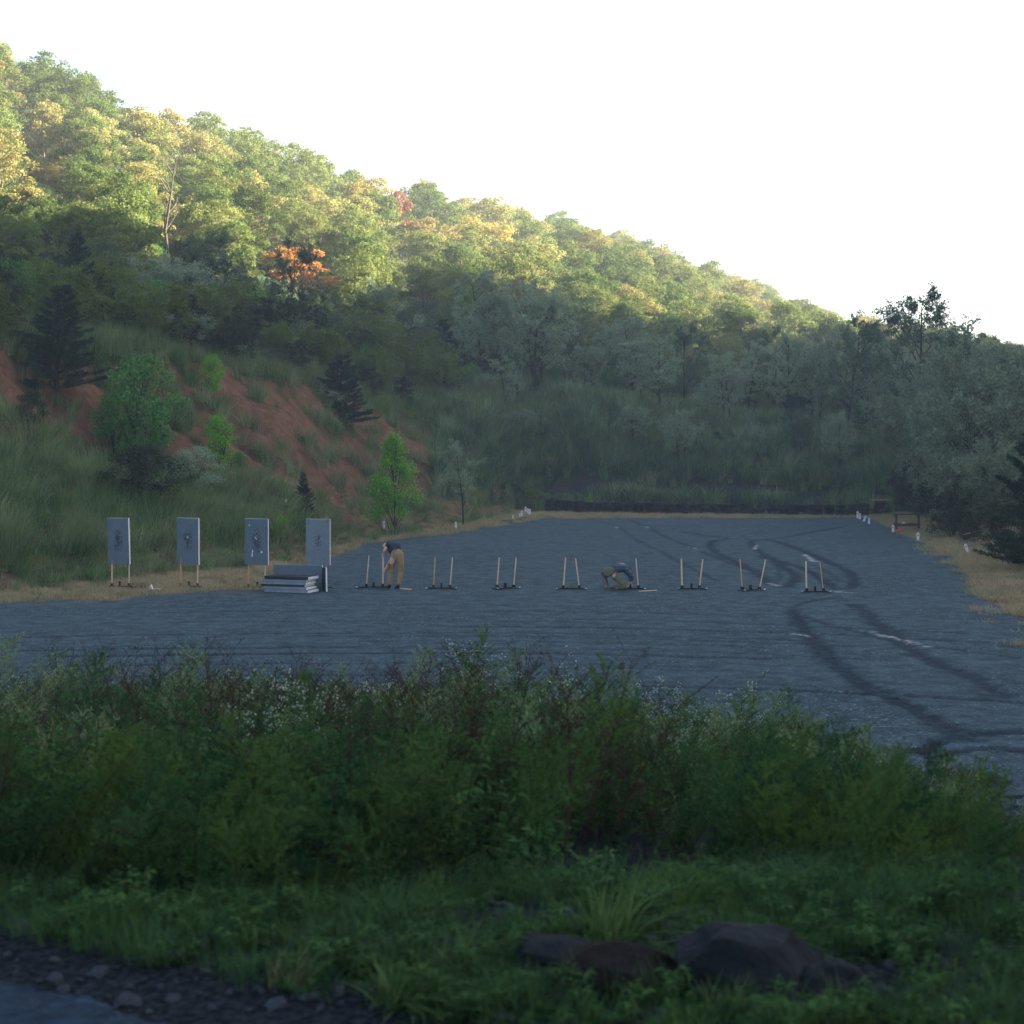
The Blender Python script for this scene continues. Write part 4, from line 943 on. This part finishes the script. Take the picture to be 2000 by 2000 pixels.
for i, (px, top, bot, spx, fy, rz, tilt, hole, lb, wd, sp) in enumerate([
    (232, 1013, 1103, (216.5, 250), 1150, .35, -.01, None, 'leftmost target board on its stand, dark marks down its middle', ('woodA', 'woodA'), (.10, .9)),
    (367.5, 1013, 1104, (351, 384), 1150, .35, .015, (0.01, .11, .032), 'second target board from the left, peppered round a small ragged hole', ('woodB', 'woodA'), (.10, .8)),
    (501.5, 1014.5, 1104.5, (484, 516.5), 1151, .25, .012, (0.0, .115, .042), 'third target board with a ragged hole and blue and white scuffs', ('woodB', 'woodA'), (.105, .85)),
    (621.5, 1015, 1105, (603, 635), 1152, .2, .01, None, 'fourth target board, palest and cleanest, behind the stacked panels', ('woodA', 'woodB'), (.075, .55))]):
    root = stand(px, fy, 60, [(spx[0], spx[0] + 1.5, 1035), (spx[1], spx[1] + 1.5, 1035)], lb, 0, wd, 'black', 'target boards standing on wooden uprights', z=.02)
    Y = lotY(fy); zc = (fy - (top + bot) / 2) / F * Y; h = (bot - top) / F * Y
    m = mat_board('target_face', sp[0], sp[1], .12 * h / BH, i * 3.7, (.125, .16, .195) if i == 3 else (.075, .112, .15))
    b = link('target_board', board_mesh(BW, h, BT, hole, i), [m, M['whitefoam']], root); b.location = (0.0, -.062, zc); b.rotation_euler = (.02, tilt, -rz)
    for s in ((-.24, .52), (.26, .55), (.25, -.5), (.27, .38)) if i != 1 else ((-.26, .54), (.26, .5)):
        bm = bmesh.new(); bmesh.ops.create_cone(bm, cap_ends=True, segments=10, radius1=.016, radius2=.012, depth=.008); o = link('screw', bm_mesh('screw', bm), M['rustblock'], b); o.location = (s[0], -BT / 2 - .003, s[1]); o.rotation_euler = (math.pi / 2, 0, 0)
    if i == 2:
        for nm, pts, mm in (('paint_scuff', [(-.14, -.38), (-.115, -.2), (-.09, -.24), (-.11, -.3), (-.10, -.4)], M['white']), ('paint_scuff', [(.12, -.27), (.15, -.235), (.18, -.26), (.155, -.3)], M['white']), ('paint_scuff', [(-.22, .44), (-.2, .46), (-.18, .44), (-.2, .41)], M['white'])):
            bm = bmesh.new(); vs = [bm.verts.new((x, -BT / 2 - .003, z)) for x, z in pts]; bm.faces.new(vs); e = bmesh.ops.extrude_face_region(bm, geom=bm.faces[:]); bmesh.ops.translate(bm, verts=[v for v in e['geom'] if isinstance(v, bmesh.types.BMVert)], vec=(0, .002, 0)); link(nm, bm_mesh(nm, bm), mm, b)

# stacked spare panels
Yp = lotY(1161); xp = (567 - 1000) / F * Yp
def panel(loc, rot, size, face, edge, label, name='spare_panel'):
    bm = bmesh.new(); box_bm(bm, *size, bev=.004)
    for f in bm.faces: f.material_index = 0 if abs(f.normal.z) > .7 else (2 if f.normal.x > .6 else 1)
    o = link(name, bm_mesh(name, bm), [face, edge, M['whitefoam']]); o.location = loc; o.rotation_euler = rot
    return tag(o, label, 'panel', 'spare foam panels stacked on the gravel')
zz = LOTZ + .005
for i, (dx, th, rz, fm, em, lb) in enumerate([(0, .085, -.38, 'greypanel', 'foamgrey', 'bottom panel of the stack, with pale right end'), (-.05, .075, -.36, 'greypanel', 'foamgrey', 'second panel from the bottom of the stack, with pocked white end'),
    (-.10, .05, -.33, 'darkpanel_and_gap', 'darkpanel_and_gap', 'thin dark strip standing for the shaded gap in the lower stack'), (-.07, .07, -.34, 'greypanel', 'foamgrey', 'third grey panel up, ending short on the right'),  # the dark slab stands in for the shaded gap between panels
    (-.06, .055, -.33, 'greypanel', 'foamgrey', 'grey panel just below the black one'), (0.0, .085, -.36, 'darkpanel_and_gap', 'darkpanel_and_gap', 'black panel lying on top of the stack')]):
    panel((xp + dx, Yp + .12, zz + th / 2), (0, 0, rz * .9), (1.24, .6, th - .006), M[fm], M[em], lb); zz += th
box_o = panel((xp + .10, Yp + .62, LOTZ + .335), (math.pi / 2 - .04, 0, -.16), (1.30, .64, .06), M['greypanel'], M['whitefoam'], 'large grey panel standing on its long edge behind the stack')
panel((xp + .82, Yp + .36, LOTZ + .30), (math.pi / 2, R(-4), R(-72)), (.5, .62, .05), M['darkpanel_and_gap'], M['whitefoam'], 'dark panel with white edge leaning at the right end of the stack')

# small timbers
def lath(px0, py0, px1, py1, label, mat='woodA', w=.05, h=.022, z=LOTZ):
    Y0, Y1 = lotY(py0), lotY(py1); a = Vector(((px0 - 1000) / F * Y0, Y0, z + h / 2)); b = Vector(((px1 - 1000) / F * Y1, Y1, z + h / 2 + .006)); v = b - a
    bm = bmesh.new(); box_bm(bm, v.length, w, h, bev=.003); o = link('wooden_lath', bm_mesh('lath', bm), M[mat]); o.location = (a + b) / 2; o.rotation_euler = (0, 0, math.atan2(v.y, v.x)); tag(o, label, 'lath')
lath(1248, 1160, 1283, 1158, 'loose pale lath lying right of the kneeling man'); lath(775, 1154, 802, 1156, 'loose pale lath lying behind the bending man\'s boots')
def timber(px, py, wpx, hpx, label, rz=0.):
    Y = lotY(py); x = (px - 1000) / F * Y; z = max(hz(x, Y), .02)
    bm = bmesh.new(); box_bm(bm, wpx / F * Y, .16, hpx / F * Y, bev=.012); o = link('timber', bm_mesh('timber', bm), M['darkwood']); o.location = (x, Y, z + hpx / F * Y / 2 - .01); o.rotation_euler = (0, 0, rz); tag(o, label, 'timber')
timber(545, 1075, 36, 5, 'black timber on the ground behind the gap of the third and fourth boards', .05); timber(474, 1079, 14, 5, 'short black timber showing left of the third board'); timber(828, 1036, 37, 5, 'black timber on the grass beyond the bending man')
timber(418, 1092, 6, 5, 'black stub in the dry grass between the second and third boards')
# crumpled white scrap
Y = lotY(1157); x0 = (297 - 1000) / F * Y; bm = bmesh.new()
strip = [(-.11, 0, .0), (-.07, .01, .13), (-.05, 0, .10), (-.02, -.02, .02), (.08, -.02, .035), (.2, .02, .01)]
vs = [(bm.verts.new((a, b - .03, c)), bm.verts.new((a + .015, b + .03, c + .012))) for a, b, c in strip]
for p, q in zip(vs[:-1], vs[1:]): bm.faces.new((p[0], q[0], q[1], p[1]))
e = bmesh.ops.extrude_face_region(bm, geom=bm.faces[:]); bmesh.ops.translate(bm, verts=[v for v in e['geom'] if isinstance(v, bmesh.types.BMVert)], vec=(0.012, 0, .008))
o = link('paper_scrap', bm_mesh('paper_scrap', bm), M['white']); o.location = (x0, Y, .05); tag(o, 'crumpled white scrap on the grass between the first two boards', 'scrap')

# white marker posts
def post(px, top, bot, label, px2=None, wpx=5., sink=.05, cross=False):
    Y = min(lotY(bot), 89.5); x = (px - 1000) / F * Y; x2 = ((px2 if px2 else px) - 1000) / F * Y
    z = hz(x, Y)
    for _ in range(4): Yn = (CAMZ - z) * F / (bot - 880); Y = min(Yn, 90); x = (px - 1000) / F * Y; z = hz(x, Y)
    x2 = ((px2 if px2 else px) - 1000) / F * Y
    H = (bot - top) / F * Y; w = wpx / F * Y; bm = bmesh.new(); n = 10; t = .02
    prof = [(-w / 2, -sink), (w / 2, -sink), (w / 2, H - w * .45), (w * .32, H - w * .12), (0, H), (-w * .32, H - w * .12), (-w / 2, H - w * .45)]
    f = [bm.verts.new((a, -t, b)) for a, b in prof]; g = [bm.verts.new((a, t, b)) for a, b in prof]; bm.faces.new(f); bm.faces.new(g[::-1])
    for i in range(7): j = (i + 1) % 7; bm.faces.new((f[i], g[i], g[j], f[j]))
    root = link('marker_post', bm_mesh('marker_post', bm), M['white']); root.location = (x, Y, z); root.rotation_euler = (0, math.atan2(x2 - x, H), random.uniform(-.15, .15))
    bmk = bmesh.new(); box_bm(bmk, w * .5, .004, w * .35); o = link('black_mark', bm_mesh('black_mark', bmk), M['darkwood'], root); o.location = (0, -t - .004, H * .7)
    tag(root, label, 'marker post', 'white marker posts round the lot'); return root
post(558.5, 1050, 1074, 'white post on the timber behind the third and fourth boards'); post(749.5, 1028, 1044, 'white post in the grass above the bending man', wpx=4.4); post(890, 1019, 1034, 'white post alone at the grass edge right of the timber', wpx=4)
for px, t, b, lb in ((1002, 1006, 1017, 'lone leftmost white post of the cluster left of the tyre wall'), (1015.5, 1002, 1013, 'short white post in front in the cluster left of the tyre wall'), (1019.5, 997, 1011, 'white post touching the short one in the cluster left of the tyre wall'),
                     (1026.5, 989, 1001, 'highest white post of the cluster left of the tyre wall'), (1031, 993, 1006, 'white post left in the rightmost pair of the cluster'), (1035, 994, 1008, 'rightmost white post of the cluster left of the tyre wall')): post(px, t, b, lb, wpx=3.4)
post(1675.5, 998, 1014, 'leftmost white post before the right end of the tyre wall', wpx=3.6); post(1680, 1002, 1016, 'white post just right of the leftmost before the tyre wall end', wpx=3.4); post(1687, 1007, 1020, 'white post tilted to the right near the tyre wall end', 1692, 3.8)
post(1698, 1011, 1025, 'white post nearest the end tyre stack', wpx=4); post(1745, 1025, 1041, 'white post at the left foot of the table', wpx=4.2); post(1794, 1040, 1058, 'white post in front of the right foot of the table', wpx=5); post(1893, 1061, 1082, 'white post tilted left in front of the tipped box', 1886, 5.2)

# ---------------- tyre wall
def tyre_mesh(seed):
    bm = bmesh.new(); prof = []; Rm, W, sec = .31, .20, 14
    pts = [(.19, -.07), (.20, -.09), (.25, -.102), (.29, -.098), (.312, -.075), (.32, -.045), (.309, -.038), (.309, -.03), (.321, -.022), (.321, .0), (.309, .006), (.309, .014), (.321, .022), (.32, .045), (.312, .075), (.29, .098), (.25, .102), (.20, .09), (.19, .07), (.215, .0)]
    n = 36; rings = []
    for i in range(n):
        a = 2 * math.pi * i / n; k = 1 + .004 * (i % 2); rings.append([bm.verts.new((q * k * math.cos(a), q * k * math.sin(a), z + .102)) for q, z in pts])
    for i in range(n):
        for j in range(len(pts)): jj = (j + 1) % len(pts); ii = (i + 1) % n; bm.faces.new((rings[i][j], rings[ii][j], rings[ii][jj], rings[i][jj]))
    return bm_mesh('tyre', bm)
tm = tyre_mesh(0); tm.materials.append(M['rubber']); tm.polygons.foreach_set('use_smooth', [True] * len(tm.polygons))
wx = [(1075, 91.3), (1234, 88.6), (1491, 86.9), (1688, 85.9)]; wp = np.array([((p - 1000) / F * y, y) for p, y in wx])
seglen = np.r_[0, np.cumsum(np.linalg.norm(np.diff(wp, axis=0), axis=1))]; nst = int(seglen[-1] / .625) + 1
ORD = ['first', 'second', 'third', 'fourth', 'fifth', 'sixth', 'seventh', 'eighth', 'ninth', 'tenth', 'eleventh', 'twelfth', 'thirteenth', 'fourteenth', 'fifteenth', 'sixteenth', 'seventeenth', 'eighteenth']
LV = ['bottom', 'middle', 'top']
rt = random.Random(4)
def tyre(x, y, z, label, tilt=.03, s=1.):
    o = bpy.data.objects.new('tyre', tm); col.objects.link(o); o.location = (x, y, z); o.rotation_euler = (rt.gauss(0, tilt), rt.gauss(0, tilt), rt.uniform(0, 6)); o.scale = (s, s, 1.08 * s * rt.uniform(.97, 1.03)); tag(o, label, 'tyre', 'old tyres stacked in the low wall'); return o
for i in range(nst):
    d = seglen[-1] * i / (nst - 1); x = float(np.interp(d, seglen, wp[:, 0])); y = float(np.interp(d, seglen, wp[:, 1])) + rt.uniform(-.05, .05); z = hz(x, y) - .02
    where = '%s stack from the left end' % ORD[i] if i < (nst + 1) // 2 else '%s stack from the right end' % ORD[nst - 1 - i]
    for l in range(3):
        s = rt.uniform(.95, 1.05); tyre(x + rt.uniform(-.03, .03), y + rt.uniform(-.05, .05), z, '%s tyre of the %s of the tyre wall' % (LV[l], where), .02 if l < 2 else .04, s); z += .220 * s
for l in range(3): tyre(wp[-1][0] + .88 + .02 * l, wp[-1][1] + .1, hz(wp[-1][0] + .9, 86) + l * .221, '%s tyre of the separate stack beyond the right end of the wall' % LV[l])
ex = wp[-1][0]
p0 = Vector((ex + .5, 86.1, hz(ex + .9, 86) + .70)); p1 = Vector((ex + 2.75, 86.6, 0)); p1.z = max(hz(p1.x, p1.y) + .03, p0.z + .03)
bm = bmesh.new(); box_bm(bm, 2.3, .14, .04, bev=.005); o = link('plank', bm_mesh('plank', bm), M['woodB']); o.location = (p0 + p1) / 2; o.rotation_euler = (0, -math.atan2(p1.z - p0.z, (p1 - p0).length), .1); tag(o, 'pale plank lying over the separate tyre stack into the bushes', 'plank')
for k, (px, py) in enumerate(((990, 1021), (1012, 1018), (1028, 1015))):
    Y = lotY(py); x = (px - 1000) / F * Y; o = link('dark_mound', rockmesh(70 + k, (.42, .3, .12), .2, 3), M['rubber']); o.location = (x, Y, hz(x, Y) + .03); tag(o, 'low dark heap of soil, %s of three before the left post cluster' % ['left', 'middle', 'right'][k], 'rubber lump', 'black lumps by the left post cluster')  # dark soil heaps, sharing the tyre material

# ---------------- rough table
Yt = 70.; xt = (1772 - 1000) / F * Yt; zt = hz(xt, Yt); tb = empty('wooden_table', (xt, Yt, zt - .03), -.12)
for k in range(3): box('table_board', (1.22, .2, .035), (0, -.22 + .22 * k, .80), mat=M['darkwood'], parent=tb)
for sx in (-1, 1):
    for sy in (-1, 1): box('leg', (.09, .09, .78), (sx * .5 + (.06 if sy > 0 else 0), sy * .24, .39), mat=M['darkwood'], parent=tb)
    box('side_rail', (.05, .5, .09), (sx * .5, 0, .70), mat=M['darkwood'], parent=tb)
box('lower_rail', (1.12, .04, .12), (0, -.305, .32), mat=M['darkwood'], parent=tb); box('lower_rail', (1.12, .04, .12), (0, .305, .32), mat=M['darkwood'], parent=tb); box('shelf', (1.0, .5, .03), (0, 0, .27), mat=M['darkwood'], parent=tb)
tag(tb, 'rough dark wooden table standing at the right edge of the lot', 'table')
o = link('white_bag', rockmesh(81, (.13, .09, .085), .12, 3), M['white'], smooth=True); o.location = (xt - .13, Yt, zt + .335); tag(o, 'small crumpled white bag on the lower shelf of the table', 'bag')
o = link('red_bag', rockmesh(82, (.19, .14, .10), .15, 3), M['redplastic'], smooth=True); Yr = 67.8; xr = (1759.5 - 1000) / F * Yr; o.location = (xr, Yr, hz(xr, Yr) + .12); tag(o, 'small red bag on the ground in front of the table', 'bag')
# tipped box
Yb = 61.; xb = (1896 - 1000) / F * Yb; zb = hz(xb, Yb); tbx = empty('wooden_box', (xb, Yb, zb + .34), .1); tbx.rotation_euler = (R(25), R(-13), .1)
box('box_side', (.75, .03, .30), (0, -.2, 0), mat=M['darkwood'], parent=tbx); box('box_side', (.75, .03, .30), (0, .2, 0), mat=M['darkwood'], parent=tbx); box('box_end', (.03, .37, .30), (-.36, 0, 0), mat=M['darkwood'], parent=tbx); box('box_end', (.03, .37, .30), (.36, 0, 0), mat=M['darkwood'], parent=tbx); box('box_bottom', (.69, .37, .025), (0, 0, -.13), mat=M['darkwood'], parent=tbx)
box('pale_batten', (.77, .012, .03), (0, -.222, .125), mat=M['woodA'], parent=tbx); tag(tbx, 'dark wooden box tipped over in the grass at the right', 'box')

# ---------------- people
def skin(name, verts, edges, radii, mat, parent, root=0, sub=2):
    me = bpy.data.meshes.new(name); me.from_pydata([Vector(v) for v in verts], edges, []); o = link(name, me, mat, parent)
    md = o.modifiers.new('Skin', 'SKIN'); md.use_smooth_shade = True; sv = me.skin_vertices[0].data
    for i, q in enumerate(radii): sv[i].radius = q if isinstance(q, tuple) else (q, q)
    for i in range(len(verts)): sv[i].use_root = (i == root)
    s = o.modifiers.new('Subdivision', 'SUBSURF'); s.levels = sub; s.render_levels = sub; return o
def person(loc, J, label, top, legs, shoe, hair=None, sleeve='short', head_r=.095):
    root = empty('person', loc); v = []; e = []; rd = []
    def a(p, r_, frm=None):
        v.append(tuple(p)); rd.append(r_)
        if frm is not None: e.append((frm, len(v) - 1))
        return len(v) - 1
    lerp = lambda p, q, t: tuple(p[i] + (q[i] - p[i]) * t for i in range(3))
    pel = a(J['pelvis'], .13); sp = a(lerp(J['pelvis'], J['chest'], .5), .13, pel); ch = a(J['chest'], .145, sp); nk = a(J['neck'], .055, ch)
    hd = a(lerp(J['neck'], J['head'], .55), .075, nk); hd2 = a(J['head'], head_r, hd); hd3 = a(lerp(J['head'], J['crown'], .8), head_r * .75, hd2)
    for s in 'LR':
        sh = a(J['sh' + s], .062, ch); el = a(J['el' + s], .042, sh); wr = a(J['wr' + s], .028, el); h = a(J['ha' + s], (.036, .022), wr)
        d = Vector(J['ha' + s]) - Vector(J['wr' + s]); d.normalize(); sd_ = d.cross(Vector((0.3, 1, .1))).normalized(); dn = d.cross(sd_)
        for k, (off, ln) in enumerate(((-.028, .060), (-.010, .072), (.010, .068), (.028, .054))):
            p = Vector(J['ha' + s]) + d * .02 + sd_ * off; f0 = a(p + d * .012, .0095, h); f1 = a(p + d * ln * .55 + dn * .008, .0085, f0); a(p + d * ln * .8 + dn * .032, .007, f1)
        p = Vector(J['wr' + s]) + d * .03 - sd_ * .03; t0 = a(p, .012, h); a(p + d * .03 - sd_ * .015 + dn * .02, .009, t0)
        hp = a(J['hip' + s], .085, pel); kn = a(J['kn' + s], .058, hp); an = a(J['an' + s], .04, kn); a(J['to' + s], (.04, .03), an)
    skin('body', v, e, rd, M['skin'], root)
    # clothing
    def chain(name, pts, rr, mat, par=root, br=()):
        vv = list(pts); ee = [(i, i + 1) for i in range(len(pts) - 1)]; rad = list(rr)
        for frm, bp, brr in br:
            f = frm
            for q, w_ in zip(bp, brr): vv.append(q); rad.append(w_); ee.append((f, len(vv) - 1)); f = len(vv) - 1
        return skin(name, vv, ee, rad, mat, par)
    arm = []
    for s in 'LR':
        if sleeve == 'short': arm.append((2, [J['sh' + s], lerp(J['sh' + s], J['el' + s], .55)], [.085, .066]))
        else: arm.append((2, [J['sh' + s], lerp(J['sh' + s], J['el' + s], .5), J['el' + s], lerp(J['el' + s], J['wr' + s], .85)], [.088, .068, .060, .045]))
    chain('shirt', [lerp(J['pelvis'], J['chest'], .0), lerp(J['pelvis'], J['chest'], .55), J['chest'], lerp(J['chest'], J['neck'], .75)], [.155, .168, .19, .10], top, br=arm)
    lg = []
    for s in 'LR': lg.append((0, [J['hip' + s], lerp(J['hip' + s], J['kn' + s], .5), J['kn' + s], lerp(J['kn' + s], J['an' + s], .5), J['an' + s]], [.115, .098, .082, .074, .062]))
    tr_ = chain('trousers', [J['pelvis'], lerp(J['pelvis'], J['chest'], .22)], [.165, .158], legs, br=lg)
    for s in 'LR':
        d = (Vector(J['to' + s]) - Vector(J['an' + s])); skin('boot', [Vector(J['an' + s]) + Vector((0, 0, .05)), Vector(J['an' + s]) + Vector((0, 0, -.03)), Vector(J['an' + s]) + d * .6 + Vector((0, 0, -.01)), J['to' + s]], [(0, 1), (1, 2), (2, 3)], [.055, .052, .05, .042], shoe, root)
    H = Vector(J['head']); cr = Vector(J['crown']) - H; cr.normalize(); fc = Vector(J['face']).normalized(); sd_ = cr.cross(fc).normalized()
    def blob(name, c, s, mat):
        bm = bmesh.new(); bmesh.ops.create_uvsphere(bm, u_segments=12, v_segments=8, radius=1.); m3 = Matrix((sd_ * s[0], fc * s[1], cr * s[2])).transposed().to_4x4(); m3.translation = c; bmesh.ops.transform(bm, matrix=m3, verts=bm.verts); link(name, bm_mesh(name, bm), mat, root, True)
    blob('nose', H + fc * .10 - cr * .015, (.014, .02, .022), M['skin'])
    for s in (-1, 1): blob('eye', H + fc * .085 + sd_ * s * .032 + cr * .01, (.012, .012, .009), M['boot']); blob('ear', H + sd_ * s * .093, (.012, .022, .032), M['skin'])
    blob('mouth', H + fc * .088 - cr * .055, (.024, .01, .006), M['rustblock'])
    if hair: blob('hair', H + cr * .025 - fc * .02, (.108, .118, .108), hair)
    return root
def J1():
    return dict(pelvis=(.085, 0, .90), hipL=(-.01, .02, .86), hipR=(.16, -.02, .86), knL=(-.10, .05, .47), knR=(.17, .02, .46), anL=(-.12, .0, .10), anR=(.11, -.02, .10), toL=(-.21, .14, .045), toR=(.02, .13, .045),
        chest=(-.05, .26, 1.13), neck=(-.17, .42, 1.14), head=(-.25, .52, 1.10), crown=(-.30, .62, 1.10), face=(-.2, .05, -1),
        shL=(-.19, .24, 1.14), elL=(-.265, .13, 1.0), wrL=(-.285, .22, .93), haL=(-.30, .24, .875), shR=(.06, .42, 1.10), elR=(-.08, .46, .82), wrR=(-.235, .30, .54), haR=(-.27, .28, .485))
Y1 = 40.05; x1 = (769.3 - 1000) / F * Y1
p1_ = person((x1, Y1, LOTZ), J1(), '', M['navy'], M['khaki'], M['boot'])
o = skin('wristwatch', [(-.277, .19, .955), (-.283, .215, .935)], [(0, 1)], [.036, .036], M['boot'], p1_); skin('belt', [(.03, .03, .965), (.05, .02, .95)], [(0, 1)], [.163, .163], M['boot'], p1_)
for s, (x, y, z) in (('L', (-.155, -.02, .60)), ('R', (.235, -.02, .60))): box('cargo_pocket', (.05, .13, .17), (x, y, z), (0, 0, 0), M['khaki'], p1_, .02)
tag(p1_, 'bald person in dark t-shirt and khaki trousers bending down to steady an upright', 'person')
J2 = dict(pelvis=(-.17, .0, .50), hipL=(-.25, .02, .46), hipR=(-.06, -.04, .46), knL=(-.27, .36, .40), anL=(-.22, .0, .10), toL=(-.16, .14, .045), knR=(.27, -.16, .09), anR=(-.04, .10, .09), toR=(-.12, .16, .05),
    chest=(.12, .14, .63), neck=(.28, .26, .56), head=(.37, .33, .47), crown=(.46, .38, .40), face=(.3, -.1, -1),
    shL=(.20, .34, .58), elL=(.42, .38, .36), wrL=(.44, .24, .18), haL=(.43, .19, .13), shR=(.27, .04, .58), elR=(.46, -.01, .36), wrR=(.41, .07, .20), haR=(.375, .09, .155))
Y2 = 39.75; x2 = (1201.5 - 1000) / F * Y2
p2_ = person((x2, Y2, LOTZ), J2, '', M['plaid'], M['olivecloth'], M['tanboot'], M['hair'], 'long')
tag(p2_, 'person in blue plaid shirt and olive trousers kneeling over a target stand base', 'person')

# ---------------- near rocks and single tall weeds
def hit(px, py):
    Y = 3.5
    while Y < 110:
        p = at(px, py, Y)
        if p.z <= hz(p.x, Y): return p
        Y += .02
    return p
def rock(px, py, Y, s, mat, label, seed, rz=0.):
    p = hit(px, py); Y = p.y; o = link('rock', rockmesh(seed, s, .2, 4), mat); z = hz(p.x, Y); o.location = (p.x, Y, z + s[2] * .12); o.rotation_euler = (random.uniform(-.1, .1), .12, rz); tag(o, label, 'rock')
rock(1480, 1935, 5.75, (.28, .22, .15), M['rock'], 'large dark angular rock under the weeds at lower right', 3, .2); rock(1240, 1925, 5.65, (.22, .16, .10), M['brownrock'], 'brown lichened rock left of the large dark one', 5)
rock(1080, 1905, 5.9, (.20, .16, .09), M['rock'], 'low dark rock left of the brown one', 8); rock(1620, 1950, 5.6, (.12, .12, .09), M['rock'], 'small dark rock right of the large one', 12)
def tuft(px, py, H, n, mat, label, lean=.7, W=.009):
    p = hit(px, py); Y = p.y; z = p.z
    g = Geo(); blades(g, n, .06, H, W, lean, np.random.default_rng(int(px)), seg=6); o = link('grass_tuft', g.mesh('grass_tuft'), mat); o.location = (p.x, Y, z); tag(o, label, 'grass tuft')
tuft(775, 1965, .17, 150, M['grass'], 'bright green grass tuft at the bottom edge of the weeds', .75); tuft(565, 1925, .14, 70, M['tan'], 'pale thin grass tuft left of the bright green one', .3); tuft(1190, 1860, .30, 90, M['grass'], 'long bladed grass tuft above the brown rock', .8, .011)
tuft(1420, 1985, .15, 90, M['grass'], 'grass tuft at the bottom edge below the large rock', .6); tuft(900, 1890, .15, 70, M['grass'], 'small grass tuft right of the bright green one', .7)
def plume(px, top, Y, kind, label, seed, lean=(.1, 0), nb=60):
    x = (px - 1000) / F * Y; z = hz(x, Y); H = CAMZ + (880 - top) / F * Y - z
    me = weed_plume(seed, H * .98, lean, nb) if kind == 'plume' else weed_aster(seed, H * 1.05, 300, 30) if kind == 'aster' else weed_dead(seed, H)
    o = link('tall_weed', me, [M['weedstem'], M['weedtop'], M['flower']] if kind != 'dead' else [M['deadstem']]); o.location = (x - lean[0] * H * 1.2, Y, z); tag(o, label, 'weed', 'tall weeds on the near embankment')
for a in [(320, 1232, 12.5, 'plume', 'tallest pale weed spire at upper left of the near weeds', 501, (.05, 0)), (885, 1290, 14, 'plume', 'pale weed spire left of the middle of the near weeds', 502, (.05, 0)), (1172, 1305, 13, 'plume', 'weed spire with fluffy tip at the middle of the near weeds', 503, (.03, 0)),
          (610, 1300, 14.5, 'aster', 'white flowering weed clump left of middle', 504), (720, 1320, 14, 'aster', 'white flowering weed clump beside the dark hollow', 505), (1540, 1352, 12.5, 'plume', 'upright weed plume right of middle', 506, (.05, 0)), (1650, 1362, 12, 'plume', 'weed plume bending right over the gravel', 507, (.6, 0)),
          (1820, 1410, 11.5, 'plume', 'long weed plume leaning far right over the gravel', 508, (.75, 0)), (1880, 1500, 10.5, 'plume', 'low weed plume arching right above the lot edge', 509, (.9, 0)), (1460, 1365, 13, 'plume', 'feathery weed left of the upright plume', 510, (.25, 0)), (255, 1330, 11.5, 'dead', 'dark dead stalks left of the tallest spire', 511),
          (400, 1270, 12, 'dead', 'thin dead stalks right of the tallest spire', 512), (470, 1275, 13, 'dead', 'leaning dead stalks before the dark gravel', 513), (1590, 1375, 11, 'dead', 'dark dead stalks among the right plumes', 514), (1920, 1620, 8.5, 'plume', 'weed plume at the lower right edge', 515, (.7, 0)), (740, 1340, 9.5, 'dead', 'tall dark stalks in the left middle of the weeds', 516)]: plume(*a)

# ------------------------------------------------------------------ haze
bm = bmesh.new(); bmesh.ops.create_cube(bm, size=1.); me = bpy.data.meshes.new('haze'); bm.to_mesh(me); bm.free()
hm, nt, out = new_mat('haze'); pv = N(nt, 'ShaderNodeVolumePrincipled'); pv.inputs['Density'].default_value = .00095; pv.inputs['Color'].default_value = (.84, .94, 1., 1); pv.inputs['Anisotropy'].default_value = .15
nt.links.new(pv.outputs[0], out.inputs['Volume'])
o = link('haze', me, hm); o.location = (4, 225, 48.9); o.scale = (474, 762, 100); tag(o, 'thin morning haze over the valley', 'haze', kind='stuff')
